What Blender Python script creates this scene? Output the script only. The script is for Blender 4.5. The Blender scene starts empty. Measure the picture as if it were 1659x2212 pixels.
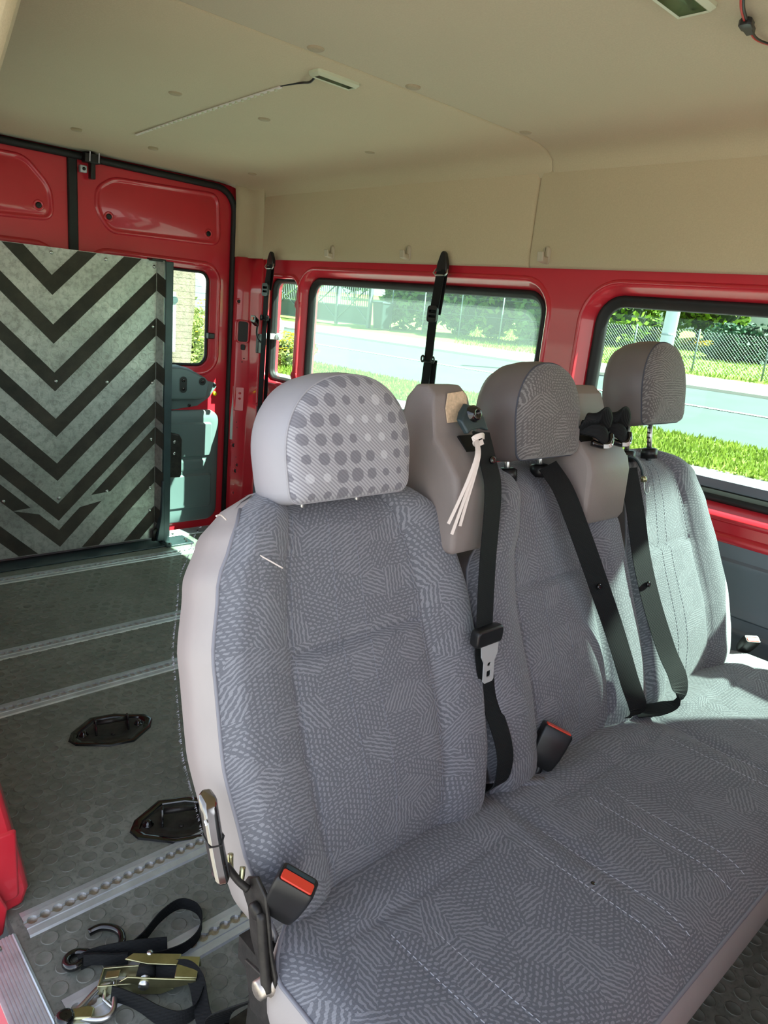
import bpy, bmesh, math, random
from mathutils import Vector, Matrix
from mathutils.geometry import tessellate_polygon
random.seed(7)
S = bpy.context.scene
C = S.collection

# ------------------------------------------------------------------ camera
W_PX, H_PX, F_PX = 1659, 2212, 1552.69
yaw, pitch, roll = math.radians(43.89557), math.radians(-15.58655), math.radians(5.66646)
fwd = Vector((math.sin(yaw)*math.cos(pitch), math.cos(yaw)*math.cos(pitch), math.sin(pitch)))
r0 = Vector((math.cos(yaw), -math.sin(yaw), 0)); u0 = r0.cross(fwd)
rt = math.cos(roll)*r0 + math.sin(roll)*u0
up = -math.sin(roll)*r0 + math.cos(roll)*u0
cam_d = bpy.data.cameras.new('camera'); cam = bpy.data.objects.new('camera', cam_d); C.objects.link(cam)
cam_d.sensor_fit = 'HORIZONTAL'; cam_d.sensor_width = 36; cam_d.lens = 36*F_PX/W_PX
cam_d.clip_start = 0.02; cam_d.clip_end = 300
m3 = Matrix((rt, up, -fwd)).transposed()
cam.matrix_world = Matrix.Translation((0, 0, 1.28)) @ m3.to_4x4()
S.camera = cam

# ------------------------------------------------------------------ world, sun, exposure
SUN = Vector((1, -1.4, 2.2)).normalized()
wd = bpy.data.worlds.new('sky'); S.world = wd; wd.use_nodes = True
wn = wd.node_tree.nodes; wl = wd.node_tree.links
bg = wn['Background']
sky = wn.new('ShaderNodeTexSky'); sky.sky_type = 'NISHITA'; sky.sun_disc = False
sky.sun_elevation = math.asin(SUN.z); sky.sun_rotation = math.atan2(SUN.x, SUN.y)
sky.air_density = 1.0; sky.dust_density = 1.5; sky.ozone_density = 1.0
hsv = wn.new('ShaderNodeHueSaturation'); hsv.inputs['Saturation'].default_value = 0.5   # hazy summer sky
wl.new(sky.outputs[0], hsv.inputs['Color']); wl.new(hsv.outputs[0], bg.inputs[0]); bg.inputs[1].default_value = 0.36
sd = bpy.data.lights.new('sun', 'SUN'); sd.energy = 26.0; sd.angle = 0.009; sd.color = (1.0, 0.95, 0.86)
so = bpy.data.objects.new('sun', sd); C.objects.link(so)
so.rotation_euler = SUN.to_track_quat('Z', 'Y').to_euler(); so.location = (6, -6, 14)
# added spot standing in for reflected sunlight: the patch on the window-side seat
GL = Vector((1, -0.62, 0.84)).normalized()
gd = bpy.data.lights.new('window_glint', 'SPOT'); gd.energy = 3400; gd.color = (1.0, 0.97, 0.9)
gd.shadow_soft_size = 0.05; gd.spot_size = math.radians(9.2); gd.spot_blend = 0.05
go = bpy.data.objects.new('window_glint', gd); C.objects.link(go)
go.location = Vector((1.92, 0.47, 0.70)) + GL*5
go.rotation_euler = GL.to_track_quat('Z', 'Y').to_euler()
S.view_settings.view_transform = 'Standard'; S.view_settings.look = 'None'
S.view_settings.gamma = 1.0; S.view_settings.use_curve_mapping = False
S.view_settings.exposure = 0.72
S.cycles.max_bounces = 10; S.cycles.diffuse_bounces = 6; S.cycles.transparent_max_bounces = 16

# ------------------------------------------------------------------ material helpers
def lin(r, g, b):
    f = lambda c: (c/255/12.92 if c/255 <= .04045 else ((c/255+.055)/1.055)**2.4)
    return (f(r), f(g), f(b), 1)
class NT:
    def __init__(s, name):
        s.m = bpy.data.materials.new(name); s.m.use_nodes = True
        s.t = s.m.node_tree; s.n = s.t.nodes; s.l = s.t.links
        s.b = s.n['Principled BSDF']; s.out = s.n['Material Output']
    def add(s, typ, **k):
        o = s.n.new('ShaderNode'+typ)
        for a, v in k.items(): setattr(o, a, v)
        return o
    def set(s, node, **k):
        for a, v in k.items(): node.inputs[a.replace('_', ' ')].default_value = v
    def link(s, a, b): s.l.new(a, b)
    def math(s, op, a, b=None, c=None):
        o = s.add('Math', operation=op)
        for i, v in enumerate((a, b, c)):
            if v is None: continue
            if isinstance(v, (int, float)): o.inputs[i].default_value = v
            else: s.link(v, o.inputs[i])
        return o.outputs[0]
    def coord(s): return s.add('TexCoord').outputs['Object']
    def noise(s, scale, detail=3, rough=.5, vec=None, dist=0):
        o = s.add('TexNoise'); o.inputs['Scale'].default_value = scale; o.inputs['Detail'].default_value = detail
        o.inputs['Roughness'].default_value = rough; o.inputs['Distortion'].default_value = dist
        s.link(vec if vec is not None else s.coord(), o.inputs['Vector']); return o.outputs['Fac']
    def ramp(s, fac, stops, interp='LINEAR'):
        o = s.add('ValToRGB'); o.color_ramp.interpolation = interp; e = o.color_ramp.elements
        while len(e) < len(stops): e.new(0.5)
        for i, (p, c) in enumerate(stops): e[i].position = p; e[i].color = c
        s.link(fac, o.inputs[0]); return o.outputs[0]
    def mix(s, fac, a, b):
        o = s.add('Mix', data_type='RGBA')
        for i, v in ((0, fac), (6, a), (7, b)):
            if isinstance(v, (int, float, tuple)): o.inputs[i].default_value = v
            else: s.link(v, o.inputs[i])
        return o.outputs[2]
    def bump(s, h, strength=.3, dist=.002):
        o = s.add('Bump'); o.inputs['Strength'].default_value = strength; o.inputs['Distance'].default_value = dist
        s.link(h, o.inputs['Height']); s.link(o.outputs[0], s.b.inputs['Normal']); return o
    def base(s, c):
        if isinstance(c, tuple): s.b.inputs['Base Color'].default_value = c
        else: s.link(c, s.b.inputs['Base Color'])
    def p(s, rough=.5, metal=0, spec=.5, coat=0):
        s.b.inputs['Roughness'].default_value = rough; s.b.inputs['Metallic'].default_value = metal
        s.b.inputs['Specular IOR Level'].default_value = spec; s.b.inputs['Coat Weight'].default_value = coat
        s.b.inputs['Coat Roughness'].default_value = .04
M = {}
def simple(name, col, rough=.5, metal=0, spec=.5, coat=0, nscale=0, namt=.15, bscale=0, bstr=.2, bdist=.001):
    n = NT(name); n.p(rough, metal, spec, coat)
    if nscale:
        d = tuple(max(0, c*(1-namt)) for c in col[:3])+(1,); l = tuple(min(1, c*(1+namt)) for c in col[:3])+(1,)
        n.base(n.ramp(n.noise(nscale, 5, .6), [(.3, d), (.7, l)]))
    else: n.base(col)
    if bscale: n.bump(n.noise(bscale, 2, .6), bstr, bdist)
    M[name] = n.m; return n.m
simple('red_paint', lin(198, 40, 54), .28, 0, .5, .6, nscale=3, namt=.06)
simple('black_rubber', lin(20, 21, 22), .6, nscale=30, namt=.3)
simple('black_plastic', lin(24, 24, 25), .38, nscale=40, namt=.2)
simple('black_steel', lin(42, 39, 36), .45, .3, nscale=60, namt=.5, bscale=150, bstr=.3)
simple('gloss_black', lin(14, 14, 15), .15, 0, .5, .5)
simple('teal_trim', lin(96, 112, 114), .5, nscale=4, namt=.06, bscale=600, bstr=.25, bdist=.0006)
simple('grey_panel', lin(104, 112, 122), .6, nscale=5, namt=.06, bscale=500, bstr=.2, bdist=.0006)
simple('pod_plastic', lin(132, 122, 118), .5, nscale=6, namt=.08, bscale=700, bstr=.35, bdist=.0007)
simple('dark_vinyl', lin(102, 94, 92), .42, nscale=8, namt=.08, bscale=400, bstr=.25, bdist=.0006)
simple('light_vinyl', lin(158, 156, 161), .45, nscale=8, namt=.04, bscale=400, bstr=.15, bdist=.0005)
simple('skirt_vinyl', lin(160, 153, 151), .5, nscale=8, namt=.05, bscale=400, bstr=.15, bdist=.0005)
simple('piping', lin(128, 128, 136), .6)
simple('thread', lin(134, 136, 146), .8)
simple('pale_thread', lin(190, 192, 200), .8)
simple('dark_thread', lin(70, 72, 82), .8)
simple('chrome', lin(150, 146, 140), .16, 1, nscale=25, namt=.12)
simple('bare_steel', lin(196, 198, 196), .3, 1)
simple('tongue_steel', lin(206, 207, 206), .35, .35)
simple('worn_metal', lin(186, 178, 168), .42, 1, nscale=90, namt=.25, bscale=120, bstr=.4)
simple('zinc', lin(180, 178, 140), .32, 1, nscale=25, namt=.2)
simple('aluminium', lin(196, 203, 208), .40, .6, nscale=14, namt=.18, bscale=60, bstr=.15)
simple('frame_teal', lin(52, 66, 70), .4, .2, nscale=12, namt=.2)
simple('hook_plastic', lin(186, 174, 150), .35)
simple('lamp_plastic', lin(196, 200, 170), .35)
simple('red_button', lin(214, 62, 40), .4)
simple('orange_label', lin(222, 96, 60), .5)
simple('yellow_plug', lin(232, 214, 20), .4)
simple('white_tape', lin(226, 214, 206), .7)
simple('foam_patch', lin(206, 180, 150), .9, nscale=160, namt=.18)
simple('red_wire', lin(196, 50, 44), .45)
simple('asphalt', lin(64, 74, 74), .9, nscale=1.2, namt=.10)
simple('pavement', lin(112, 113, 110), .9, nscale=3, namt=.08)
simple('road_paint', lin(235, 236, 232), .8)
simple('kerb_stone', lin(120, 122, 116), .9, nscale=4, namt=.15)
simple('white_render', lin(214, 212, 206), .85, nscale=2, namt=.04)
simple('white_body', lin(240, 240, 238), .5)
simple('brown_board', lin(98, 82, 74), .8, nscale=5, namt=.2)
simple('fence_metal', lin(112, 124, 122), .6, .2)
simple('pole_white', lin(206, 214, 220), .55, nscale=3, namt=.05)
simple('bin_plastic', lin(44, 58, 58), .5)
simple('sign_grey', lin(150, 160, 160), .5)
simple('plug_black', lin(10, 10, 10), .5)
simple('white_plastic', lin(214, 222, 222), .4)
simple('dark_board', lin(90, 104, 98), .7)

def felt(name, col):
    n = NT(name); n.p(.95, 0, .2)
    v = n.coord()
    big = n.noise(2.2, 5, .6); fine = n.noise(260, 2, .7)
    c = n.mix(big, tuple(x*.88 for x in col[:3])+(1,), tuple(min(1, x*1.08) for x in col[:3])+(1,))
    c2 = n.mix(n.ramp(fine, [(.35, (0, 0, 0, 1)), (.7, (1, 1, 1, 1))]), tuple(x*.9 for x in col[:3])+(1,), c)
    n.base(c2)
    n.bump(fine, .35, .0015); n.b.inputs['Sheen Weight'].default_value = .15
    M[name] = n.m
felt('headliner', lin(204, 188, 155))
felt('headliner_disc', lin(176, 160, 130))

def fabric(name, dark, light, sc=1.0):
    """upholstery: irregular patches, each filled with stripes or dashes in its own direction"""
    n = NT(name); n.p(.92, 0, .15); n.b.inputs['Sheen Weight'].default_value = .25
    sep = n.add('SeparateXYZ'); n.link(n.coord(), sep.inputs[0])
    x = sep.outputs[0]; y = n.math('ADD', sep.outputs[1], sep.outputs[2])
    cb = n.add('CombineXYZ'); n.link(x, cb.inputs[0]); n.link(y, cb.inputs[1])
    vec = cb.outputs[0]
    wob = n.add('TexNoise'); wob.noise_dimensions = '2D'; wob.inputs['Scale'].default_value = 14*sc; n.link(vec, wob.inputs['Vector'])
    vadd = n.add('VectorMath', operation='MULTIPLY_ADD'); n.link(wob.outputs['Color'], vadd.inputs[0])
    vadd.inputs[1].default_value = (.02, .02, 0); n.link(vec, vadd.inputs[2])
    vor = n.add('TexVoronoi'); vor.voronoi_dimensions = '2D'; vor.inputs['Scale'].default_value = 19*sc
    vor.inputs['Randomness'].default_value = .95; n.link(vadd.outputs[0], vor.inputs['Vector'])
    sc2 = n.add('SeparateXYZ'); n.link(vor.outputs['Color'], sc2.inputs[0])
    ang = n.math('MULTIPLY', n.math('FLOOR', n.math('MULTIPLY', sc2.outputs[0], 6.0)), math.pi/6)
    ca = n.math('COSINE', ang); sa = n.math('SINE', ang)
    a = n.math('ADD', n.math('MULTIPLY', x, ca), n.math('MULTIPLY', y, sa))
    b = n.math('SUBTRACT', n.math('MULTIPLY', y, ca), n.math('MULTIPLY', x, sa))
    w2 = n.add('TexNoise'); w2.noise_dimensions = '2D'; w2.inputs['Scale'].default_value = 120*sc; w2.inputs['Detail'].default_value = 1
    n.link(vec, w2.inputs['Vector'])
    wave = n.math('ADD', n.math('MULTIPLY', a, 900*sc), n.math('MULTIPLY', w2.outputs['Fac'], 5.0))
    st = n.math('SINE', wave)
    dash = n.math('SINE', n.math('ADD', n.math('MULTIPLY', b, 620*sc), n.math('MULTIPLY', n.math('FLOOR', n.math('DIVIDE', wave, 6.2832)), 2.4)))
    isd = n.math('GREATER_THAN', sc2.outputs[1], .45)
    both = n.math('SUBTRACT', st, n.math('MULTIPLY', isd, n.math('MAXIMUM', n.math('MULTIPLY', dash, 1.2), 0)))
    edge = n.math('MULTIPLY', n.math('GREATER_THAN', both, .15), 1.0)
    # twill threads
    tw = n.math('SINE', n.math('MULTIPLY', n.math('ADD', x, n.math('MULTIPLY', y, .6)), 3300))
    fine = n.noise(700, 1, .5)
    big = n.noise(3.0, 3, .5)
    col = n.mix(n.math('MULTIPLY', edge, .75), dark, light)
    col = n.mix(n.math('MULTIPLY_ADD', tw, .10, .12), col, tuple(c*.55 for c in dark[:3])+(1,))
    col = n.mix(n.math('MULTIPLY', fine, .30), col, light)
    col = n.mix(n.math('MULTIPLY', n.math('SUBTRACT', big, .5), .25), col, light)
    n.base(col)
    n.bump(n.math('ADD', n.math('MULTIPLY', edge, .6), n.math('MULTIPLY', tw, .25)), .35, .0008)
    M[name] = n.m
fabric('seat_fabric', lin(95, 96, 103), lin(148, 149, 155))
fabric('head_fabric', lin(86, 82, 82), lin(146, 142, 140), 1.1)

def dotted():
    n = NT('dotted_fabric'); n.p(.9, 0, .15); n.b.inputs['Sheen Weight'].default_value = .2
    sep = n.add('SeparateXYZ'); n.link(n.coord(), sep.inputs[0]); x, z = sep.outputs[0], sep.outputs[2]
    P = .0285
    xs = n.math('ADD', n.math('DIVIDE', x, P), n.math('MULTIPLY', z, 6.0)); zs = n.math('DIVIDE', z, P*.95)
    fx = n.math('SUBTRACT', n.math('FRACT', xs), .5); fz = n.math('SUBTRACT', n.math('FRACT', zs), .5)
    d = n.math('SQRT', n.math('ADD', n.math('MULTIPLY', fx, fx), n.math('MULTIPLY', fz, fz)))
    cb = n.add('CombineXYZ'); n.link(n.math('FLOOR', xs), cb.inputs[0]); n.link(n.math('FLOOR', zs), cb.inputs[1])
    ln = n.add('TexNoise'); ln.inputs['Scale'].default_value = .33; n.link(cb.outputs[0], ln.inputs['Vector'])
    wob = n.noise(260, 1, .5)
    rad = n.math('MULTIPLY_ADD', ln.outputs['Fac'], .75, -.02)
    dark = n.math('LESS_THAN', n.math('ADD', d, n.math('MULTIPLY', wob, .10)), rad)
    lt = n.math('MULTIPLY', n.math('LESS_THAN', n.math('ADD', d, .02), n.math('SUBTRACT', .5, rad)), n.math('LESS_THAN', rad, .26))
    dark = n.math('MULTIPLY', dark, n.math('GREATER_THAN', rad, .26))
    tw = n.math('GREATER_THAN', n.math('SINE', n.math('MULTIPLY', n.math('ADD', n.math('MULTIPLY', x, .8), z), 1150)), .1)
    base = n.mix(tw, lin(172, 170, 174), lin(140, 138, 144))
    c = n.mix(n.math('MULTIPLY', lt, .35), base, lin(220, 220, 224))
    c = n.mix(n.math('MULTIPLY', dark, .7), c, lin(104, 102, 110))
    n.base(c); n.bump(tw, .25, .0006); M['dotted_fabric'] = n.m
dotted()

def webbing():
    n = NT('webbing'); n.p(.7, 0, .2)
    sep = n.add('SeparateXYZ'); n.link(n.coord(), sep.inputs[0])
    h = n.math('SINE', n.math('MULTIPLY', n.math('ADD', n.math('ADD', sep.outputs[0], sep.outputs[1]), sep.outputs[2]), 1800))
    n.base(n.mix(n.math('MULTIPLY_ADD', h, .3, .4), lin(16, 17, 18), lin(34, 36, 38)))
    n.bump(h, .4, .0006); M['webbing'] = n.m
webbing()
def floor_mat():
    n = NT('floor_rubber'); n.p(.5, 0, .45)
    big = n.noise(2.3, 6, .65, dist=.5); mid = n.noise(14, 5, .7); fine = n.noise(90, 3, .6)
    c = n.ramp(big, [(.25, lin(88, 92, 85)), (.55, lin(116, 120, 112)), (.8, lin(142, 144, 136))])
    c = n.mix(n.ramp(mid, [(.48, (0, 0, 0, 1)), (.75, (.6, .6, .6, 1))]), c, lin(150, 150, 142))
    c = n.mix(n.ramp(fine, [(.3, (.5, .5, .5, 1)), (.5, (0, 0, 0, 1))]), c, lin(60, 62, 58))
    n.base(c); rr = n.ramp(mid, [(.3, (.3, .3, .3, 1)), (.7, (.62, .62, .62, 1))]); n.link(rr, n.b.inputs['Roughness'])
    n.bump(fine, .15, .001); M['floor_rubber'] = n.m
    n = NT('stud_rubber'); n.p(.45, 0, .45)
    c = n.ramp(n.noise(9, 5, .7), [(.3, lin(84, 88, 80)), (.7, lin(130, 132, 124))])
    n.base(c); M['stud_rubber'] = n.m
floor_mat()
def ramp_mat():
    n = NT('ramp_metal'); n.p(.42, .8)
    sep = n.add('SeparateXYZ'); n.link(n.coord(), sep.inputs[0])
    v = n.add('TexVoronoi'); v.voronoi_dimensions = '2D'; v.inputs['Scale'].default_value = 22; v.inputs['Randomness'].default_value = .15
    cb = n.add('CombineXYZ'); n.link(sep.outputs[0], cb.inputs[0]); n.link(sep.outputs[2], cb.inputs[1]); n.link(cb.outputs[0], v.inputs['Vector'])
    ring = n.ramp(v.outputs['Distance'], [(.30, (0, 0, 0, 1)), (.40, (1, 1, 1, 1)), (.46, (0, 0, 0, 1))])
    big = n.noise(3, 5, .6); fine = n.noise(45, 5, .7)
    c = n.ramp(big, [(.3, lin(150, 152, 148)), (.7, lin(206, 206, 200))])
    c = n.mix(n.ramp(fine, [(.35, (.5, .5, .5, 1)), (.55, (0, 0, 0, 1))]), c, lin(110, 108, 100))
    c = n.mix(n.math('MULTIPLY', ring, .15), c, lin(120, 125, 125))
    n.base(c); n.bump(n.math('ADD', ring, n.math('MULTIPLY', fine, .4)), .2, .001); M['ramp_metal'] = n.m
    n = NT('grip_tape'); n.p(.85, 0, .3)
    n.base(n.ramp(n.noise(7, 5, .7), [(.3, lin(46, 44, 40)), (.75, lin(74, 68, 60))])); n.bump(n.noise(900, 1, .5), .5, .0006); M['grip_tape'] = n.m
ramp_mat()
def glass(name, tint, haze=0.0):
    n = NT(name); n.n.remove(n.b)
    tr = n.add('BsdfTransparent'); tr.inputs[0].default_value = tint
    gl = n.add('BsdfGlossy'); gl.inputs['Roughness'].default_value = .02
    lw = n.add('LayerWeight'); lw.inputs[0].default_value = .5
    mx = n.add('MixShader'); n.link(n.math('MULTIPLY_ADD', n.math('POWER', lw.outputs['Facing'], 5.0), .5, .02), mx.inputs[0]); n.link(tr.outputs[0], mx.inputs[1]); n.link(gl.outputs[0], mx.inputs[2])
    last = mx.outputs[0]
    if haze:
        df = n.add('BsdfTranslucent'); df.inputs[0].default_value = (.75, .95, .88, 1)
        m2 = n.add('MixShader'); m2.inputs[0].default_value = haze; n.link(last, m2.inputs[1]); n.link(df.outputs[0], m2.inputs[2]); last = m2.outputs[0]
    n.link(last, n.out.inputs[0]); M[name] = n.m
glass('green_glass', (.80, .95, .89, 1))
glass('screen_glass', (.75, .93, .86, 1), .045)
glass('lamp_lens', (.8, .84, .72, 1), .35)
def leafmat(name, a, b, tr=.35):
    n = NT(name); n.p(.6, 0, .3)
    f = n.noise(1.6, 4, .7); g = n.noise(17, 2, .6)
    c = n.ramp(n.math('ADD', n.math('MULTIPLY', f, .6), n.math('MULTIPLY', g, .4)), [(.32, a), (.66, b)])
    n.base(c); tb = n.add('BsdfTranslucent'); n.link(c, tb.inputs[0])
    mx = n.add('MixShader'); mx.inputs[0].default_value = tr
    n.link(n.b.outputs[0], mx.inputs[1]); n.link(tb.outputs[0], mx.inputs[2]); n.link(mx.outputs[0], n.out.inputs[0]); M[name] = n.m
leafmat('leaf_green', lin(60, 92, 28), lin(128, 154, 50))
leafmat('leaf_hedge', lin(64, 104, 52), lin(138, 170, 80))
leafmat('leaf_dark', lin(26, 52, 40), lin(48, 82, 58), .15)
leafmat('leaf_bush', lin(88, 108, 60), lin(176, 180, 110))
leafmat('petal_yellow', lin(226, 190, 30), lin(240, 214, 60))
leafmat('grass_blade', lin(86, 108, 32), lin(136, 150, 62))
simple('grass_soil', lin(100, 116, 48), .95, nscale=2.5, namt=.3)
simple('lawn', lin(112, 132, 54), .95, nscale=1.5, namt=.2)
simple('bark', lin(96, 84, 72), .9, nscale=10, namt=.3, bscale=25, bstr=.8, bdist=.02)
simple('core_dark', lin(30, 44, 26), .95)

# ------------------------------------------------------------------ mesh helpers
class MB:
    def __init__(s): s.v = []; s.f = []
    def add(s, vs, fs):
        o = len(s.v); s.v += [tuple(v) for v in vs]; s.f += [tuple(i+o for i in f) for f in fs]; return s
    def box(s, x0, x1, y0, y1, z0, z1):
        return s.add([(x0,y0,z0),(x1,y0,z0),(x1,y1,z0),(x0,y1,z0),(x0,y0,z1),(x1,y0,z1),(x1,y1,z1),(x0,y1,z1)],
                     [(0,3,2,1),(4,5,6,7),(0,1,5,4),(1,2,6,5),(2,3,7,6),(3,0,4,7)])
    def loft(s, loops, cap0=True, cap1=True, closed=True):
        n = len(loops[0]); vs = [p for l in loops for p in l]; fs = []
        for i in range(len(loops)-1):
            for j in range(n if closed else n-1):
                k = (j+1) % n
                fs.append((i*n+j, i*n+k, (i+1)*n+k, (i+1)*n+j))
        if closed and cap0: fs.append(tuple(range(n-1, -1, -1)))
        if closed and cap1: fs.append(tuple(range((len(loops)-1)*n, len(loops)*n)))
        return s.add(vs, fs)
    def tube(s, path, r, n=8, closed=False, flat=None):
        P = [Vector(p) for p in path]; loops = []; N = len(P)
        prev = None
        for i, p in enumerate(P):
            if closed: t = (P[(i+1) % N]-P[i-1]).normalized()
            else: t = (P[min(i+1, N-1)]-P[max(i-1, 0)]).normalized()
            if prev is None:
                a = t.orthogonal().normalized()
            else:
                a = prev - t*prev.dot(t); a = a.normalized() if a.length > 1e-6 else t.orthogonal().normalized()
            prev = a; b = t.cross(a)
            rr = r[i] if isinstance(r, (list, tuple)) else r
            loops.append([p + (a*math.cos(2*math.pi*k/n)+b*math.sin(2*math.pi*k/n))*rr for k in range(n)])
        if closed:
            loops.append(loops[0]); return s.loft(loops, False, False)
        return s.loft(loops)
    def cyl(s, p0, p1, r, n=12): return s.tube([p0, p1], r, n)
    def lathe(s, c, axis, prof, n=16):
        c = Vector(c); ax = Vector(axis).normalized(); a = ax.orthogonal().normalized(); b = ax.cross(a)
        loops = [[c+ax*hh+(a*math.cos(2*math.pi*k/n)+b*math.sin(2*math.pi*k/n))*rr for k in range(n)] for rr, hh in prof]
        return s.loft(loops)
    def prism(s, poly, off):
        """closed polygon of 3D points pushed along vector off"""
        o = Vector(off); a = [Vector(p) for p in poly]
        return s.loft([a, [p+o for p in a]])
    def ribbon(s, path, wid, w, th=.0016):
        """strap: path points, width direction per point (or one), width w"""
        P = [Vector(p) for p in path]; loops = []
        for i, p in enumerate(P):
            wd = Vector(wid[i] if isinstance(wid, list) else wid).normalized()
            t = (P[min(i+1, len(P)-1)]-P[max(i-1, 0)]).normalized()
            nn = t.cross(wd).normalized(); wd = nn.cross(t).normalized()
            loops.append([p-wd*w/2-nn*th/2, p+wd*w/2-nn*th/2, p+wd*w/2+nn*th/2, p-wd*w/2+nn*th/2])
        return s.loft(loops)
    def plate(s, outer, holes, tf, th):
        """flat sheet with holes. 2D loops, tf(a,b,t) -> 3D, t in {0, th}"""
        loops = [outer]+holes
        flat = [p for l in loops for p in l]
        tris = tessellate_polygon([[Vector((p[0], p[1], 0)) for p in l] for l in loops])
        n = len(flat); vs = [tf(a, b, 0) for a, b in flat]+[tf(a, b, th) for a, b in flat]
        fs = [tuple(t) for t in tris]+[tuple(i+n for i in reversed(t)) for t in tris]
        o = 0
        for l in loops:
            m = len(l)
            for j in range(m):
                k = (j+1) % m; fs.append((o+j, o+k, n+o+k, n+o+j))
            o += m
        return s.add(vs, fs)
    def build(s, name, mat, parent=None, smooth=False, bevel=0, seg=2, subsurf=0, autosmooth=None):
        me = bpy.data.meshes.new(name); me.from_pydata([tuple(v) for v in s.v], [], s.f)
        bm = bmesh.new(); bm.from_mesh(me); bmesh.ops.remove_doubles(bm, verts=bm.verts, dist=1e-6)
        bmesh.ops.recalc_face_normals(bm, faces=bm.faces); bm.to_mesh(me); bm.free()
        me.materials.append(M[mat])
        o = bpy.data.objects.new(name, me); C.objects.link(o)
        if parent is not None:
            o.parent = parent; o.matrix_parent_inverse = PINV.get(parent.name, Matrix.Identity(4))
        if smooth or autosmooth:
            for p in me.polygons: p.use_smooth = True
            if autosmooth:
                try: me.set_sharp_from_angle(angle=math.radians(autosmooth))
                except Exception: pass
        if bevel:
            md = o.modifiers.new('bevel', 'BEVEL'); md.width = bevel; md.segments = seg; md.limit_method = 'ANGLE'; md.angle_limit = math.radians(35)
            md.harden_normals = False
            for p in me.polygons: p.use_smooth = True
            try: me.set_sharp_from_angle(angle=math.radians(40))
            except Exception: pass
        if subsurf:
            md = o.modifiers.new('sub', 'SUBSURF'); md.levels = md.render_levels = subsurf
        return o
PINV = {}
def tag(o, label, cat=None, group=None, kind=None):
    o['label'] = label
    if cat: o['category'] = cat
    if group: o['group'] = group
    if kind: o['kind'] = kind
    return o
def thing(name, loc, label, cat=None, group=None, kind=None):
    o = bpy.data.objects.new(name, None); C.objects.link(o); o.location = loc; o.empty_display_size = .05
    PINV[o.name] = Matrix.Translation(loc).inverted()
    return tag(o, label, cat, group, kind)
def rrect(a0, b0, a1, b1, r, n=6):
    r = r if isinstance(r, (list, tuple)) else [r]*4   # corners: (a0b0),(a1b0),(a1b1),(a0b1)
    out = []
    for (ca, cb, st, rr) in ((a0+r[0], b0+r[0], 180, r[0]), (a1-r[1], b0+r[1], 270, r[1]), (a1-r[2], b1-r[2], 0, r[2]), (a0+r[3], b1-r[3], 90, r[3])):
        for k in range(n+1):
            t = math.radians(st+90*k/n); out.append((ca+rr*math.cos(t), cb+rr*math.sin(t)))
    return out
def grow(loop, d):
    """offset a closed ccw loop outwards by d"""
    n = len(loop); out = []
    for i in range(n):
        p0, p1, p2 = loop[i-1], loop[i], loop[(i+1) % n]
        e1 = Vector((p1[0]-p0[0], p1[1]-p0[1])); e2 = Vector((p2[0]-p1[0], p2[1]-p1[1]))
        n1 = Vector((e1.y, -e1.x)); n2 = Vector((e2.y, -e2.x))
        nn = (n1.normalized() if n1.length > 1e-9 else Vector((0, 0)))+(n2.normalized() if n2.length > 1e-9 else Vector((0, 0)))
        nn = nn.normalized() if nn.length > 1e-9 else Vector((0, 0))
        out.append((p1[0]+nn.x*d, p1[1]+nn.y*d))
    return out
def smooth_path(pts, n=6):
    """Catmull-Rom through 3D points"""
    P = [Vector(p) for p in pts]; out = []
    for i in range(len(P)-1):
        a, b, c, d = P[max(i-1, 0)], P[i], P[i+1], P[min(i+2, len(P)-1)]
        for k in range(n):
            t = k/n
            out.append(.5*((2*b)+(-a+c)*t+(2*a-5*b+4*c-d)*t*t+(-a+3*b-3*c+d)*t**3))
    out.append(P[-1]); return out
def sst(a, b, x):
    t = max(0, min(1, (x-a)/(b-a))); return t*t*(3-2*t)

XW = 2.20      # inner face of the window-side wall
YR = 3.555     # inner face of the rear doors
ZC = 1.86      # ceiling
XL = 0.38      # sliding-door side

# ================================================================== THE VAN BODY
# ---- floor
mb = MB(); mb.box(XL-.055, XW+.0, -1.62, YR-.04, -.04, 0)
floor = mb.build('floor', 'floor_rubber'); tag(floor, 'grey-green rubber van floor with round studs', kind='structure')
RAILS = [1.05, 1.297, 2.14, 2.505, 3.19]
ANCH = [((.762, 1.868), (.236, -.056)), ((.745, 1.400), (.22, -.09))]
stud_prof = [(.0172, -.0005), (.0168, .0008), (.0158, .0013), (.0148, .0011), (.0138, .0006)]
sm = MB(); sm.lathe((0, 0, 0), (0, 0, 1), stud_prof, 14)
stud0 = sm.build('stud', 'stud_rubber', floor, smooth=True)
spots = []
DX = .0485; r = 0; y = .02
while y < 3.26:
    x = XL-.03+(DX/2 if r % 2 else 0)
    while x < 2.14:
        ok = all(abs(y-ry) > .046 for ry in RAILS)
        for (ax, ay), (dx, dy) in ANCH:
            if abs(x-ax) < .125 and abs(y-ay) < .095: ok = False
        if y > 3.16: ok = False
        if ok: spots.append((x+random.uniform(-.001, .001), y+random.uniform(-.001, .001)))
        x += DX
    y += DX*.866; r += 1
vis = [p for p in spots if p[1] > .95 and p[0] < .25+.45*p[1]]
vis.sort(key=lambda p: p[0]**2+p[1]**2)
near = vis[:300]; ns = set(near)
for i, (x, y) in enumerate(near):
    o = stud0 if i == 0 else stud0.copy()
    if i: C.objects.link(o)
    o.location = (x, y, 0)
sm = MB()
for p in spots:
    if p not in ns: sm.lathe((p[0], p[1], 0), (0, 0, 1), stud_prof, 10)
o = sm.build('stud_field', 'stud_rubber', floor, smooth=True); o['kind'] = 'stuff'

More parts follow.
